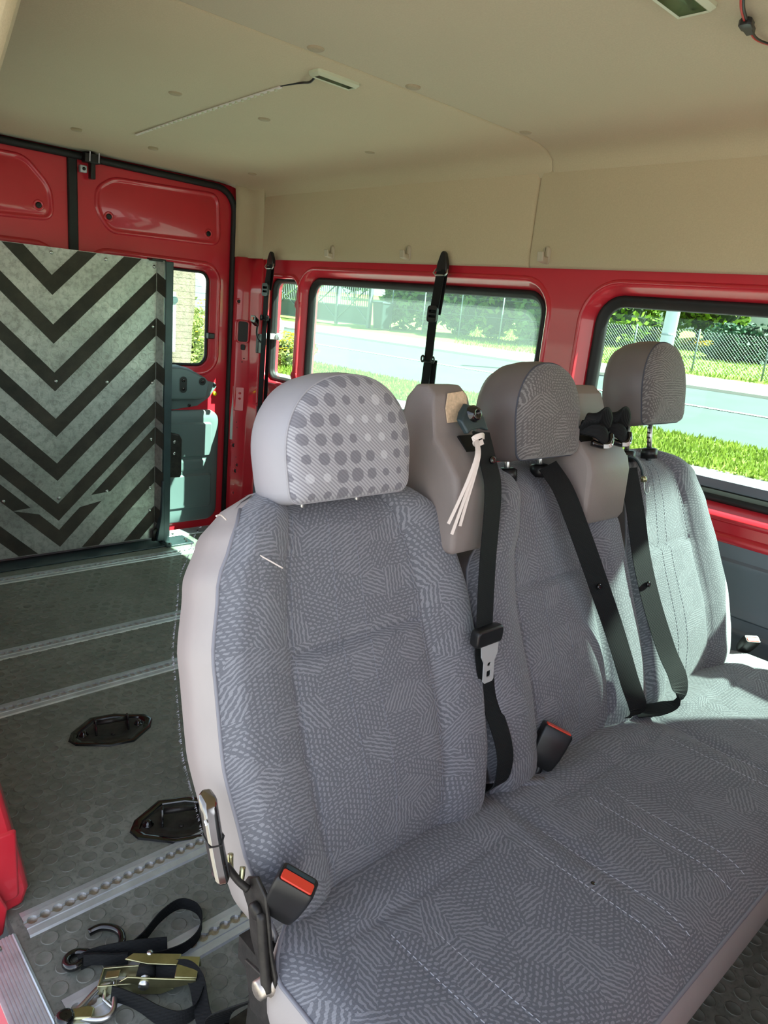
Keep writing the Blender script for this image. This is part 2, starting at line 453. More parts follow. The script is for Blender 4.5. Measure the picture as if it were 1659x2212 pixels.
# ---- lashing rails set across the floor
rail_lab = {1.05: 'aluminium lashing rail nearest the bench, under the ratchet strap', 1.297: 'aluminium lashing rail beside the nearer floor anchor plate',
            2.14: 'aluminium lashing rail behind the farther floor anchor plate', 2.505: 'aluminium lashing rail with the chrome ring, second from the ramp',
            3.19: 'aluminium lashing rail directly in front of the ramp foot'}
for ry in RAILS:
    x0, x1 = (XL-.035, 2.12)
    if ry == 1.297: x0 = .345
    t = thing('lashing_rail', (1.2, ry, 0), rail_lab[ry], 'rail', 'lashing rails across the floor')
    b = MB(); b.box(x0, x1, ry-.012, ry+.012, -.001, .0008); b.build('slot_bed', 'worn_metal', t)
    # two lips with scalloped inner edge
    for sgn in (-1, 1):
        b = MB(); P = .0254; n = int((x1-x0)/P); inner = []
        for k in range(n):
            xa = x0+k*P
            inner += [(xa, .0042), (xa+P*.24, .0042)]
            for a in (20, 55, 90, 125, 160):
                inner.append((xa+P*.62-math.cos(math.radians(a))*P*.36, .004+math.sin(math.radians(a))*.0075))
        inner.append((x1, .0042))
        top = [(px, ry+sgn*py, .0062) for px, py in inner]
        low = [(px, ry+sgn*py, .0005) for px, py in inner]
        n_ = len(inner)
        rows = [low, top, [(px, ry+sgn*.017, .0066) for px, _ in inner], [(px, ry+sgn*.0185, .0050) for px, _ in inner],
                [(px, ry+sgn*.034, .0036) for px, _ in inner], [(px, ry+sgn*.038, .0) for px, _ in inner]]
        b.loft(rows, closed=False)
        b.build('rail_lip', 'aluminium', t, autosmooth=30)

# ---- sill strip and step at the sliding door
t = thing('door_sill_strip', (.29, .6, 0), 'ribbed aluminium sill strip along the sliding door opening', 'sill strip')
b = MB(); prof = []
for k in range(9):
    xa = .262+k*.0062
    prof += [(xa, .004), (xa+.0036, .004), (xa+.0040, .0022), (xa+.0058, .0022)]
prof = [(.258, -.03), (.258, .0035)]+prof+[(.320, .004), (.325, .0005)]
b.loft([[(x, -.6, z+.002) for x, z in prof], [(x, 1.285, z+.002) for x, z in prof]], closed=False)
b.build('ribbed_strip', 'aluminium', t, autosmooth=20)
b = MB(); b.lathe((.287, 1.262, .006), (0, 0, 1), [(.006, 0), (.006, .003), (.003, .004)], 10); b.build('screw', 'worn_metal', t, smooth=True)
b = MB(); b.prism([(.235, -.6, -.02), (.262, -.6, .003), (.262, -.6, -.35), (.235, -.6, -.35)], (0, 1.95, 0))
b.build('sill_edge', 'red_paint', t, bevel=.004)

# ---- sliding-door side: pillar and side wall behind the opening
b = MB(); b.plate([(1.62, -.3), (YR+.05, -.3), (YR+.05, 1.90), (1.62, 1.90)], [rrect(1.80, .85, 3.20, 1.40, .07, 5)[::-1]], lambda a_, b_, t_: (XL-.06-t_, a_, b_), .03)
wall_l = b.build('wall_left', 'red_paint'); tag(wall_l, 'red painted side wall behind the sliding door opening', kind='structure')
wl4 = thing('window_4', (XL-.075, 1.8, .85), 'wide window in the side wall behind the sliding door', kind='structure')  # opening put in the unseen wall to let more daylight reach the rear
b = MB(); b.prism([(XL-.075, a_, z_) for a_, z_ in rrect(1.79, .84, 3.21, 1.41, .07, 5)], (.004, 0, 0)); b.build('pane', 'green_glass', wl4)
# unseen cab side, and a windscreen wall added to dim the foreground
b = MB(); b.plate([(-1.62, -.3), (-.32, -.3), (-.32, 1.90), (-1.62, 1.90)], [rrect(-1.45, .80, -.50, 1.45, .07, 5)[::-1]], lambda a_, b_, t_: (XL-.06-t_, a_, b_), .03)
o = b.build('wall_cab_left', 'red_paint'); tag(o, 'red cab side with the front door window', kind='structure')
b = MB(); b.plate([(.30, -.3), (2.30, -.3), (2.30, 1.93), (.30, 1.93)], [rrect(.50, .78, 2.10, 1.62, .10, 5)[::-1]], lambda a_, b_, t_: (a_, -1.62-t_, b_), .03)
o = b.build('wall_front', 'grey_panel'); tag(o, 'cab front with the windscreen opening', kind='structure')
b = MB(); b.box(.62, XW-.01, -.42, -.38, 0, .95)  # unseen panel added to keep front light off the floor and skirt
o = b.build('wall_partition', 'grey_panel', bevel=.01); tag(o, 'half-height grey partition behind the cab seats', kind='structure')
b = MB()
# pillar: outline in (y,z) facing the camera, swelling at the foot
pil = [(.225, -.02), (.36, 0), (.372, .035), (.362, .10), (.345, .20), (.325, .32), (.305, .5), (.285, .8), (.275, 1.2), (.29, 1.62), (.18, 1.62), (.12, .8), (.16, .2)]
b.loft([[(x, 1.355, z) for x, z in pil], [(x+.01, 1.40, z) for x, z in pil], [(x+.012, 1.64, z) for x, z in pil]])
o = b.build('trim_1', 'red_paint', bevel=.008); tag(o, 'red door pillar foot at the rear of the sliding door opening', kind='structure')
b = MB(); b.loft([[(x, 1.349, z) for x, z in rrect(.285, .03, .35, .19, .008, 3)], [(x, 1.357, z) for x, z in rrect(.28, .025, .355, .195, .008, 3)]]); b.build('pressed_step', 'red_paint', o, bevel=.002)
b = MB(); b.prism([(.255, 1.33, -.06), (.315, 1.33, -.03), (.325, 1.33, .03), (.30, 1.33, .10), (.255, 1.33, .14)], (0, .02, 0)); b.build('flange', 'red_paint', o, bevel=.004)
# header above the opening, felt lined
b = MB(); hp = [(.22, 1.73), (.335, 1.715), (.352, 1.74), (.39, 1.82), (.46, 1.865), (.50, 1.885), (.22, 1.90)]
b.loft([[(x, -1.6, z) for x, z in hp], [(x, YR, z) for x, z in hp]])
o = b.build('trim_2', 'headliner', bevel=.012, seg=3); tag(o, 'beige felt header above the sliding door opening', kind='structure')
b = MB(); pp = [(.10, 1.45), (.335, 1.45), (.370, 1.561), (.386, 1.61), (.405, 1.67), (.44, 1.78), (.50, 1.87), (.10, 1.88)]
b.loft([[(x-.012, 1.29, z) for x, z in pp], [(x, 1.31, z) for x, z in pp], [(x+.01, 1.60, z) for x, z in pp]])
b.build('pillar_lining', 'headliner', o, bevel=.01)

# ---- ceiling: two felt boards meeting at a seam, coved down at the rear
YS = 1.613
ceil = thing('ceiling', (1.29, 1.2, ZC), 'beige felt headliner of the van roof', kind='structure')
def ceil_board(y0, y1, name):
    b = MB(); rows = []
    for (yy, dz) in ([(y0, .012), (y0+.003, .003), (y0+.012, 0), ((y0+y1)/2, -.0), (y1-.014, 0), (y1-.005, .002), (y1, .010)] if y1 < 2 else
                     [(y0, .012), (y0+.003, .003), (y0+.010, 0), (2.4, 0), (3.1, -.004), (3.30, -.008), (3.42, -.014), (3.50, -.022), (3.545, -.03)]):
        rows.append([(x, yy, ZC+dz+c) for x, c in ((.44, -.01), (.52, .0), (.8, .003), (1.29, .005), (1.8, .004), (2.02, .002), (2.09, -.004), (2.14, -.016), (2.172, -.038), (2.186, -.065), (2.19, -.09))])
    b.loft(rows, closed=False); o = b.build(name, 'headliner', ceil, smooth=True)
    md = o.modifiers.new('s', 'SOLIDIFY'); md.thickness = .012; md.offset = 0
    return o
ceil_board(YS+.002, 3.545, 'felt_board'); ceil_board(-1.6, YS-.002, 'felt_board')
b = MB(); b.box(.2, 2.3, -1.7, 3.7, 1.90, 1.93); b.build('roof_skin', 'red_paint', ceil)
for (x, y) in ((1.14, 1.572), (1.464, 1.572), (1.965, 1.575), (1.149, 2.296), (1.468, 2.291), (1.96, 2.312), (1.177, 3.184), (1.503, 3.198), (2.023, 3.24)):
    zz = ZC+.005
    if y > 3: zz -= .010
    b = MB(); b.lathe((x, y, zz-.0075), (0, 0, -1), [(.021, -.006), (.021, .0), (.018, .003), (.010, .0045)], 18)
    o = b.build('felt_button', 'headliner_disc', None, smooth=True)
    row = 'near the seam' if y < 1.7 else ('behind the lamp' if y < 3 else 'by the rear doors')
    side = 'leftmost' if x < 1.3 else ('middle' if x < 1.8 else 'rightmost')
    tag(o, f'round felt fixing button in the headliner row {row}, {side} of three', 'button', 'headliner fixing buttons')

# ---- felt liner on the upper window-side wall
liner = thing('trim_3', (XW, 2, 1.48), 'beige felt liner above the side windows', kind='structure')
def liner_board(y0, y1, corner):
    prof = [(2.199, 1.482), (2.190, 1.478), (2.184, 1.486), (2.182, 1.51), (2.181, 1.62), (2.182, 1.74), (2.186, 1.80), (2.193, 1.84)]
    ys = [(y0, .010), (y0+.004, .003), (y0+.012, 0), (y1-.012, 0), (y1-.004, .003), (y1, .010)]
    b = MB(); b.loft([[(x+d, y, z) for x, z in prof] for y, d in ys], closed=False)
    o = b.build('felt_board', 'headliner', liner, smooth=True)
    md = o.modifiers.new('s', 'SOLIDIFY'); md.thickness = .006; md.offset = 0
liner_board(1.66, 3.50, 1); liner_board(-1.5, 1.657, 0)
# vertical felt return beside the rear doors
b = MB(); prof = [(2.184, 3.36), (2.180, 3.44), (2.168, 3.485), (2.142, 3.512), (2.118, 3.53)]
b.loft([[(x, y, 1.478) for x, y in prof], [(x, y, 1.62) for x, y in prof], [(x-.004, y, 1.76) for x, y in prof], [(x-.02, y-.015, 1.84) for x, y in prof]], closed=False)
o = b.build('felt_return', 'headliner', liner, smooth=True); md = o.modifiers.new('s', 'SOLIDIFY'); md.thickness = .006
# ---- window-side wall, red sheet with pressed window surrounds
W1 = rrect(1.60, .845, 3.005, 1.392, .075, 7)
W2 = rrect(.10, .822, 1.375, 1.392, .085, 7)
WQ = rrect(3.065, .872, 3.325, 1.378, [.055, .05, .05, .055], 6)
tfx = lambda a, b_, t: (XW+t, a, b_)
b = MB(); b.plate([(-1.5, .70), (3.49, .70), (3.49, 1.50), (-1.5, 1.50)], [grow(W1, .055), grow(W2, .055), grow(WQ, .03)], tfx, .012)
wall_r = b.build('wall_right', 'red_paint'); tag(wall_r, 'red painted van side with window openings', kind='structure')
b = MB(); b.box(XW+.085, XW+.10, -1.5, 3.6, -.4, .80); b.box(XW+.085, XW+.10, -1.5, 3.6, 1.43, 1.93)
for y0, y1 in ((-1.62, .08), (1.42, 1.555), (3.03, 3.05), (3.36, 3.6)): b.box(XW+.085, XW+.10, y0, y1, .80, 1.43)
b.build('outer_skin', 'red_paint', wall_r)
def surround(W, g, name):
    b = MB(); rows = []
    for d, dx in ((g+.004, .001), (g-.001, -.006), (g-.008, -.009), (g-.016, -.004), (g-.022, .010), (.016, .030), (.006, .045), (.004, .09)):
        rows.append([(XW+dx, a, z) for a, z in grow(W, d)])
    b.loft(rows, False, False); return b.build(name, 'red_paint', wall_r, smooth=True)
surround(W1, .055, 'window_surround'); surround(W2, .055, 'window_surround'); surround(WQ, .03, 'window_surround')
def window(n, W, label, gmat, gas):
    t = thing(f'window_{n}', (XW+.06, W[0][0], W[0][1]), label, kind='structure')
    b = MB(); rows = []
    for d, dx in ((.010, .052), (.012, .040), (.006, .032), (-.004, .032), (-gas*.5, .040), (-gas, .046), (-gas-.004, .056), (-gas, .064), (.008, .066)):
        rows.append([(XW+dx, a, z) for a, z in grow(W, d)])
    b.loft(rows, False, False); b.build('rubber_gasket', 'black_rubber', t, smooth=True)
    b = MB(); b.prism([(XW+.058, a, z) for a, z in grow(W, -gas+.006)], (.004, 0, 0)); b.build('pane', gmat, t)
    return t
window(1, W1, 'wide screened window with black rubber gasket behind the bench', 'screen_glass', .018)
w2 = window(2, W2, 'wide clear window with black rubber gasket beside the window seat', 'green_glass', .024)
wq = window(3, WQ, 'narrow quarter window beside the rear doors', 'green_glass', .010)
b = MB(); b.box(XW+.052, XW+.055, .30, 1.30, .850, .878); b.build('dotted_band', 'grey_panel', w2)
b = MB(); b.box(2.19, 2.262, 3.31, 3.335, 1.075, 1.105); b.lathe((2.262, 3.30, 1.09), (1, 0, 0), [(.018, -.01), (.02, 0), (.018, .012)], 14)
b.build('window_catch', 'white_plastic', wq, bevel=.004)
# sloping sill below the windows and the grey lower lining
b = MB(); prof = [(XW+.0, .735), (XW-.012, .728), (XW-.016, .715), (XW-.004, .702)]
b.loft([[(x, -1.5, z) for x, z in prof], [(x, 3.46, z) for x, z in prof]], closed=False)
b.build('waist_bead', 'red_paint', wall_r, smooth=True)
b = MB(); b.box(XW-.008, XW+.03, -1.5, 3.40, -.02, .715)
low = b.build('trim_4', 'grey_panel', bevel=.006); tag(low, 'blue-grey lower side lining below the windows', kind='structure')
for (y0, y1, z0, z1) in ((.05, 1.5, .27, .46), (.05, 1.5, .49, .665), (1.7, 3.30, .2, .70)):
    b = MB(); L = rrect(y0, z0, y1, z1, .04, 5)
    b.loft([[(XW-.007, a, z) for a, z in L], [(XW-.018, a, z) for a, z in grow(L, -.008)], [(XW-.018, a, z) for a, z in grow(L, -.016)], [(XW-.012, a, z) for a, z in grow(L, -.024)]], False, True)
    b.build('pressed_field', 'grey_panel', low, autosmooth=50)
# ---- rear corner pillar with holes and plugs
b = MB(); rows = []
for z in (0, .3, .62, .80, .95, 1.15, 1.30, 1.48):
    k = .018*sst(.55, .85, z)*(1-sst(1.0, 1.2, z))+.010*(1-sst(.1, .4, z))
    rows.append([(2.120, 3.56, z), (2.121, 3.54, z), (2.130-k*.2, 3.505-k*.6, z), (2.150, 3.492-k*.8, z), (2.178+.0, 3.470-k, z), (2.186, 3.450-k, z), (2.190, 3.37, z), (2.202, 3.36, z)])
b.loft(rows, closed=False)
pillar = b.build('trim_5', 'red_paint', autosmooth=35); tag(pillar, 'red rear corner pillar with holes between rear door and quarter window', kind='structure')
md = pillar.modifiers.new('s', 'SOLIDIFY'); md.thickness = .004
def disc(par, c, ax, r, name, mat, h=.004, ring=None):
    if ring:
        b = MB(); b.lathe(c, ax, [(r*1.9, -.004), (r*1.8, .0015), (r*1.35, .0025), (r*1.1, .0005)], 16); b.build('pressed_ring', ring, par, smooth=True)
    b = MB(); b.lathe(c, ax, [(r, -.006), (r, h*.5), (r*.75, h), (r*.3, h*.8)], 14); return b.build(name, mat, par, smooth=True)
for (x, z, r, dd) in ((2.136, 1.253, .010, 0), (2.160, .955, .004, .01), (2.152, .936, .003, .01), (2.139, .468, .012, 0), (2.160, .355, .011, .0), (2.152, .32, .012, 0), (2.150, .40, .004, 0), (2.146, .60, .004, 0), (2.150, .57, .004, 0), (2.15, .19, .012, 0)):
    disc(pillar, (x, 3.488-(.016 if .7 < z < 1.0 else 0)-(x-2.15)*.7, z), (-.4, -1, 0), r, 'hole_plug', 'plug_black', .003, 'red_paint' if r > .009 else None)
b = MB(); b.prism([(x, 3.466-(x-2.15)*.7, z) for x, z in rrect(2.128, 1.045, 2.170, 1.150, .012, 4)], (0, .012, 0)); b.build('belt_slot', 'plug_black', pillar)
b = MB(); L = rrect(2.122, 1.038, 2.176, 1.157, .016, 4)
b.loft([[(x, 3.486-(x-2.15)*.7, z) for x, z in grow(L, .003)], [(x, 3.463-(x-2.15)*.7, z) for x, z in L], [(x, 3.467-(x-2.15)*.7, z) for x, z in grow(L, -.006)]], False, False); b.build('slot_rim', 'red_paint', pillar, smooth=True)
b = MB(); b.prism([(x, 3.466-(x-2.15)*.7, z) for x, z in rrect(2.145, 1.00, 2.160, 1.03, .006, 4)], (0, .012, 0)); b.build('oval_hole', 'plug_black', pillar)
b = MB(); L = rrect(2.126, .665, 2.168, .80, .006, 3)
b.loft([[(x, 3.485-(x-2.15)*.7, z) for x, z in L], [(x, 3.470-(x-2.15)*.7, z) for x, z in grow(L, -.004)]], False, True); b.build('pressed_pad', 'red_paint', pillar, autosmooth=40)
for z in (.765, .735): disc(pillar, (2.147, 3.470, z), (0, -1, 0), .006, 'rivet', 'red_paint', .004)
for z0, z1 in ((.43, .52), (.285, .345)):
    b = MB(); b.prism([(x, 3.486-(x-2.15)*.7, z) for x, z in rrect(2.122, z0, 2.172, z1, .005, 3)], (0, .008, 0)); b.build('pressed_pad', 'red_paint', pillar, bevel=.003)

# ================================================================== REAR DOORS
tfy = lambda a, b_, t: (a, YR+t, b_)
XC = 1.290
def grp(label, n): return thing(f'door_{n}', (XC, YR, 0), label, kind='structure')
d_r = grp('right red rear door with window and grey-green trim', 1)
d_l = grp('left red rear door largely hidden by the striped ramp', 2)
WR = rrect(1.40, .90, 2.002, 1.385, [.06, .06, .05, .05], 7)
out_r = rrect(XC+.022, .01, 2.108, 1.805, [.01, .02, .11, .01], 7)
b = MB(); b.plate(out_r, [grow(WR, .05)], tfy, .03); b.build('door_sheet', 'red_paint', d_r)
def dsur(W, par):
    b = MB(); rows = []
    for d, dy in ((.054, .001), (.048, -.006), (.040, -.010), (.030, -.006), (.022, .010), (.012, .022), (.004, .034), (.002, .07)):
        rows.append([(a, YR+dy, z) for a, z in grow(W, d)])
    b.loft(rows, False, False); b.build('window_surround', 'red_paint', par, smooth=True)
    b = MB(); rows = [[(a, YR+dy, z) for a, z in grow(W, d)] for d, dy in ((.004, .036), (.0, .032), (-.007, .034), (-.010, .040), (-.008, .048), (.004, .05))]
    b.loft(rows, False, False); b.build('rubber_gasket', 'black_rubber', par, smooth=True)
    b = MB(); b.prism([(a, YR+.042, z) for a, z in grow(W, -.004)], (0, .004, 0)); b.build('pane', 'green_glass', par)
dsur(WR, d_r)
b = MB()
for k in range(13): b.box(1.41, 1.992, YR+.0405, YR+.0415, .935+k*.034, .9362+k*.034)
b.build('heater_wires', 'black_plastic', d_r)
for z in (1.02, 1.045): b = MB(); b.box(1.95, 1.975, YR+.026, YR+.040, z, z+.016)
b = MB(); b.box(1.992, 2.03, YR+.0, YR+.03, 1.045, 1.075); b.build('wire_clip', 'black_plastic', d_r, bevel=.004)
out_l = rrect(.46, .01, XC-.022, 1.805, [.01, .01, .01, .11], 7)
b = MB(); b.plate(out_l, [grow(rrect(.62, .90, 1.18, 1.382, .06, 7), .05)], tfy, .03); b.build('door_sheet', 'red_paint', d_l)
dsur(rrect(.62, .90, 1.18, 1.382, .06, 7), d_l)
def bead(par, poly, rad):
    """pressed field: raised bead round a rounded polygon, plate set inside"""
    n = len(poly); L = []
    for i in range(n):
        p0, p1, p2 = Vector(poly[i-1]), Vector(poly[i]), Vector(poly[(i+1) % n])
        a = p1+(p0-p1).normalized()*rad[i]; c = p1+(p2-p1).normalized()*rad[i]
        for k in range(7):
            t = k/6; q = a*(1-t)**2+p1*2*t*(1-t)+c*t*t; L.append((q.x, q.y))
    b = MB(); rows = [[(x, YR+dy, z) for x, z in grow(L, d)] for d, dy in ((.012, .001), (.008, -.004), (.003, -.007), (-.002, -.007), (-.008, -.001), (-.014, .0005), (-.020, -.002))]
    b.loft(rows, False, True); b.build('pressed_field', 'red_paint', par, autosmooth=60)
bead(d_r, [(1.40, 1.60), (1.40, 1.69), (1.475, 1.745), (2.02, 1.765), (2.035, 1.53), (1.46, 1.515)][::-1], [.04, .05, .05, .035, .035, .035])
bead(d_l, [(.52, 1.50), (.52, 1.76), (1.09, 1.765), (1.195, 1.66), (1.20, 1.53)][::-1], [.05, .05, .04, .05, .05])
for par, x, z in ((d_r, 1.455, 1.578), (d_r, 1.973, 1.573), (d_l, 1.144, 1.579)):
    disc(par, (x, YR-.002, z), (0, -1, 0), .013, 'hole_plug', 'plug_black', .004, 'red_paint')
# black gasket round the door opening and between the doors
gk = thing('trim_6', (XC, YR, 0), 'black rubber seal round the rear door opening', kind='structure')
path = [(2.116, YR-.012, .0), (2.118, YR-.012, .9), (2.114, YR-.012, 1.50)]
for a in range(0, 95, 10): path.append((2.114-.11+.11*math.cos(math.radians(a)), YR-.012, 1.695+.11*math.sin(math.radians(a))))
path += [(1.6, YR-.012, 1.808), (XC, YR-.012, 1.810), (.55, YR-.012, 1.808)]
b = MB(); b.tube(path, .016, 10); b.build('seal_tube', 'black_rubber', gk, smooth=True)
b = MB(); b.box(XC-.022, XC+.022, YR-.012, YR+.03, .01, 1.82); b.build('centre_seal', 'black_rubber', gk, bevel=.006)
b = MB(); b.box(.44, 2.15, YR+.03, YR+.06, 1.79, 1.93); b.box(2.105, 2.30, YR+.02, YR+.06, -.4, 1.93); b.box(.2, .47, YR+.02, YR+.06, -.4, 1.93); b.box(.3, 2.2, YR+.0, YR+.06, -.4, .01)
b.build('rear_frame', 'red_paint', gk)
b = MB(); b.box(2.122, 2.130, 3.50, 3.54, .50, .80); b.build('seal_carrier', 'white_plastic', gk)
# latch striker hanging over the centre seal
t = thing('door_latch', (1.35, 3.52, 1.78), 'black rear door latch with pale striker plate under the roof edge', 'latch')
b = MB(); b.box(1.325, 1.395, 3.49, 3.535, 1.785, 1.825); b.build('latch_body', 'black_plastic', t, bevel=.004)
b = MB(); b.box(1.352, 1.374, 3.495, 3.53, 1.72, 1.79); b.build('latch_tongue', 'black_plastic', t, bevel=.004)
b = MB(); b.box(1.312, 1.342, 3.51, 3.535, 1.742, 1.772); b.build('striker_plate', 'aluminium', t, bevel=.003)
b = MB(); b.lathe((1.327, 3.51, 1.757), (0, -1, 0), [(.007, -.002), (.007, .004), (.003, .005)], 12); b.build('screw', 'plug_black', t, smooth=True)
for x in (1.345, 1.385): b = MB(); b.tube([(x, 3.488, 1.79), (x, 3.484, 1.83)], .002, 6); b.build('wire_clip', 'bare_steel', t)
# grey-green trims on the right rear door
t = d_r
low_poly = rrect(1.40, .035, 2.062, .665, [.04, .07, .07, .04], 7)
b = MB(); rows = [[(a, YR+dy, z) for a, z in grow(low_poly, d)] for d, dy in ((0, .001), (-.002, -.014), (-.010, -.021), (-.05, -.024))]
b.loft(rows, False, True); lt = b.build('lower_trim', 'teal_trim', t, autosmooth=40)
def field(z0, z1, x1, dy=.012, r=.02):
    L = rrect(1.45, z0, x1, z1, r, 5); b = MB()
    b.loft([[(a, YR-.023, z) for a, z in L], [(a, YR-.023-dy*.3, z) for a, z in grow(L, -.004)], [(a, YR-.023-dy, z) for a, z in grow(L, -.011)], [(a, YR-.023-dy, z) for a, z in grow(L, -.02)]], False, True)
    b.build('moulded_field', 'teal_trim', lt, autosmooth=50)
field(.405, .60, 2.015); field(.325, .395, 1.99, .006); field(.115, .312, 2.02)
b = MB(); b.prism([(1.70, YR-.022, .325), (1.815, YR-.022, .335), (1.815, YR-.022, .395), (1.70, YR-.022, .395)], (0, -.035, 0)); b.build('grab_pocket', 'teal_trim', lt, bevel=.006)
up_poly = [(1.50, .665), (1.80, .668), (1.93, .685), (2.00, .73), (2.045, .79), (2.035, .812), (1.95, .83), (1.60, .85), (1.45, .85), (1.42, .70)]
b = MB(); b.loft([[(a, YR+dy, z) for a, z in grow(up_poly, d)] for d, dy in ((0, 0), (-.002, -.008), (-.008, -.012))], False, True); ut = b.build('upper_trim', 'teal_trim', t, autosmooth=40)
hump = [(1.45, .72), (1.92, .724), (1.96, .735), (1.978, .82), (1.95, .846), (1.855, .893), (1.80, .905), (1.45, .905)]
b = MB(); b.loft([[(a, YR+dy, z) for a, z in grow(hump, d)] for d, dy in ((0, -.008), (-.002, -.045), (-.012, -.062), (-.03, -.066))], False, True); hb = b.build('latch_cover', 'teal_trim', ut, bevel=.004)
def slot(par, L, y):
    b = MB(); b.loft([[(a, y, z) for a, z in grow(L, .004)], [(a, y-.003, z) for a, z in grow(L, .001)], [(a, y-.001, z) for a, z in L]], False, False); b.build('slot_rim', 'teal_trim', par, smooth=True)
    b = MB(); b.prism([(a, y-.001, z) for a, z in L], (0, .006, 0)); b.build('slot_recess', 'black_plastic', par)
slot(ut, rrect(1.795, .765, 1.835, .85, .019, 6), YR-.066); slot(ut, rrect(1.905, .805, 1.945, .845, .019, 6), YR-.066)
for (x, z) in ((1.815, .785), (1.815, .83), (1.925, .825)): disc(ut, (x, YR-.067, z), (0, -1, 0), .009, 'screw', 'gloss_black', .004)
for (x, z) in ((2.03, .80), (1.88, .69)): disc(ut, (x, YR-.012, z), (0, -1, 0), .009, 'screw', 'gloss_black', .006)
b = MB(); b.lathe((2.035, YR, .752), (0, -1, 0), [(.011, 0), (.012, .010), (.009, .014)], 14); o = b.build('yellow_stopper', 'yellow_plug', t, smooth=True); o['label'] = 'bright yellow round plug'
# threshold strip
t = thing('threshold_strip', (1.3, 3.47, 0), 'ribbed aluminium threshold strip at the foot of the rear doors', 'sill strip')
b = MB(); prof = [(3.42, 0)]
for k in range(8): ya = 3.424+k*.011; prof += [(ya, .006), (ya+.007, .006), (ya+.0075, .003), (ya+.0105, .003)]
prof += [(3.513, .006), (3.516, 0)]
b.loft([[(.42, y, z) for y, z in prof], [(2.115, y, z) for y, z in prof]], closed=False); b.build('ribbed_strip', 'aluminium', t, autosmooth=20)
for x in (1.05, 1.3, 1.75, 1.9, 2.0): b = MB(); b.lathe((x, 3.45, .006), (0, 0, 1), [(.007, 0), (.006, .003), (.002, .004)], 10); b.build('screw', 'black_steel', t, smooth=True)

# ================================================================== RAMP
ramp = thing('wheelchair_ramp', (1.135, 3.38, 0), 'upright folded metal loading ramp with black chevron grip strips', 'ramp')
RX0, RX1, RZ0, RZ1, RY = .66, 1.612, .03, 1.405, 3.385
fy = lambda z: RY-.010*max(0, (.20-z)/.17)      # lower edge kinked forward
b = MB(); rows = [[(RX0, fy(z), z), (RX1, fy(z), z), (RX1, fy(z)+.006, z), (RX0, fy(z)+.006, z)] for z in (RZ0, .19, .20, RZ1)]
b.loft(rows); b.build('ramp_plate', 'ramp_metal', ramp)
b = MB(); b.loft([[(RX1, RY-.001, z), (RX1+.020, RY-.038, z), (RX1+.024, RY-.036, z), (RX1+.004, RY+.004, z)] for z in (.06, RZ1)]); b.build('edge_flange', 'ramp_metal', ramp)
def clip(poly, f):
    out = []
    for i in range(len(poly)):
        p, q = poly[i], poly[(i+1) % len(poly)]; a, c = f(p), f(q)
        if a >= 0: out.append(p)
        if (a >= 0) != (c >= 0): t = a/(a-c); out.append((p[0]+(q[0]-p[0])*t, p[1]+(q[1]-p[1])*t))
    return out
AX = 1.135; TH = .083; rnd = random.Random(3)
for k in range(11):
    zl = [1.208, 1.0, .790, .582, .374, .180, .052, -.15, -.36, -.57, -.78][k]   # lower apex of the chevron
    for sgn in (-1, 1):
        far = 1.0
        poly = [(AX, zl), (AX+sgn*far, zl+far), (AX+sgn*far, zl+far+TH), (AX, zl+TH)]
        for f in (lambda p: p[0]-RX0-.002, lambda p: RX1-.002-p[0], lambda p: RZ1-.002-p[1], lambda p: p[1]-RZ0-.004):
            if poly: poly = clip(poly, f)
        # worn pieces at the foot of the ramp
        segs = [poly]
        if k == 6 and sgn == 1: segs = [clip(poly, lambda p: .215-p[1]+.2*(p[0]-AX)), clip(poly, lambda p: p[1]-.275-.1*(p[0]-AX))]
        if k == 6 and sgn == -1: segs = [clip(poly, lambda p: .20-p[1]-.25*(p[0]-AX)), clip(poly, lambda p: p[1]-.27-.1*(p[0]-AX))]
        for pl_ in segs:
            if len(pl_) < 3: continue
            # split at the kink so that the strip follows the plate
            for part in (clip(pl_, lambda p: p[1]-.20), clip(pl_, lambda p: .20-p[1])):
                if len(part) < 3: continue
                b = MB(); b.loft([[(x, fy(z)-.0003, z) for x, z in part], [(x, fy(z)-.0018, z) for x, z in part]])
                b.build('grip_strip', 'grip_tape', ramp)
        fl = clip(clip([(RX1+.001, zl+RX1-AX), (RX1+.024, zl+RX1-AX-.03), (RX1+.024, zl+RX1-AX-.03+TH), (RX1+.001, zl+RX1-AX+TH)], lambda p: RZ1-p[1]), lambda p: p[1]-.07)
        if sgn == 1 and len(fl) > 2:
            b = MB(); b.loft([[(x, RY-.002-(x-RX1)*1.78, z) for x, z in fl], [(x, RY-.004-(x-RX1)*1.78, z) for x, z in fl]]); b.build('grip_strip', 'grip_tape', ramp)
for (x, z) in ((1.136, 1.383), (1.371, 1.382), (1.60, 1.375), (1.14, .835), (1.371, .833), (1.366, .303), (1.14, .29), (.90, .30), (1.597, 1.10), (1.595, .83), (1.592, .55), (1.588, .30), (1.588, .18), (.90, .83), (.90, 1.38)):
    b = MB(); b.lathe((x, RY, z), (0, -1, 0), [(.008, -.001), (.0078, .002), (.005, .0045), (.002, .005)], 12); b.build('dome_screw', 'bare_steel', ramp, smooth=True)
b = MB(); b.prism([(1.640, 3.345, .0), (1.680, 3.345, .0), (1.680, 3.345, 1.405), (1.640, 3.345, 1.405)], (0, .05, 0)); b.build('post', 'frame_teal', ramp, bevel=.003)
b = MB(); b.box(1.575, 1.645, 3.352, 3.41, 1.40, 1.412); b.build('top_bracket', 'black_steel', ramp, bevel=.003)
b = MB(); b.prism([(1.605, 3.335, .02), (1.645, 3.335, .02), (1.645, 3.335, .34), (1.632, 3.335, .34), (1.628, 3.335, .16)], (0, .05, 0)); b.build('gusset', 'frame_teal', ramp, bevel=.003)
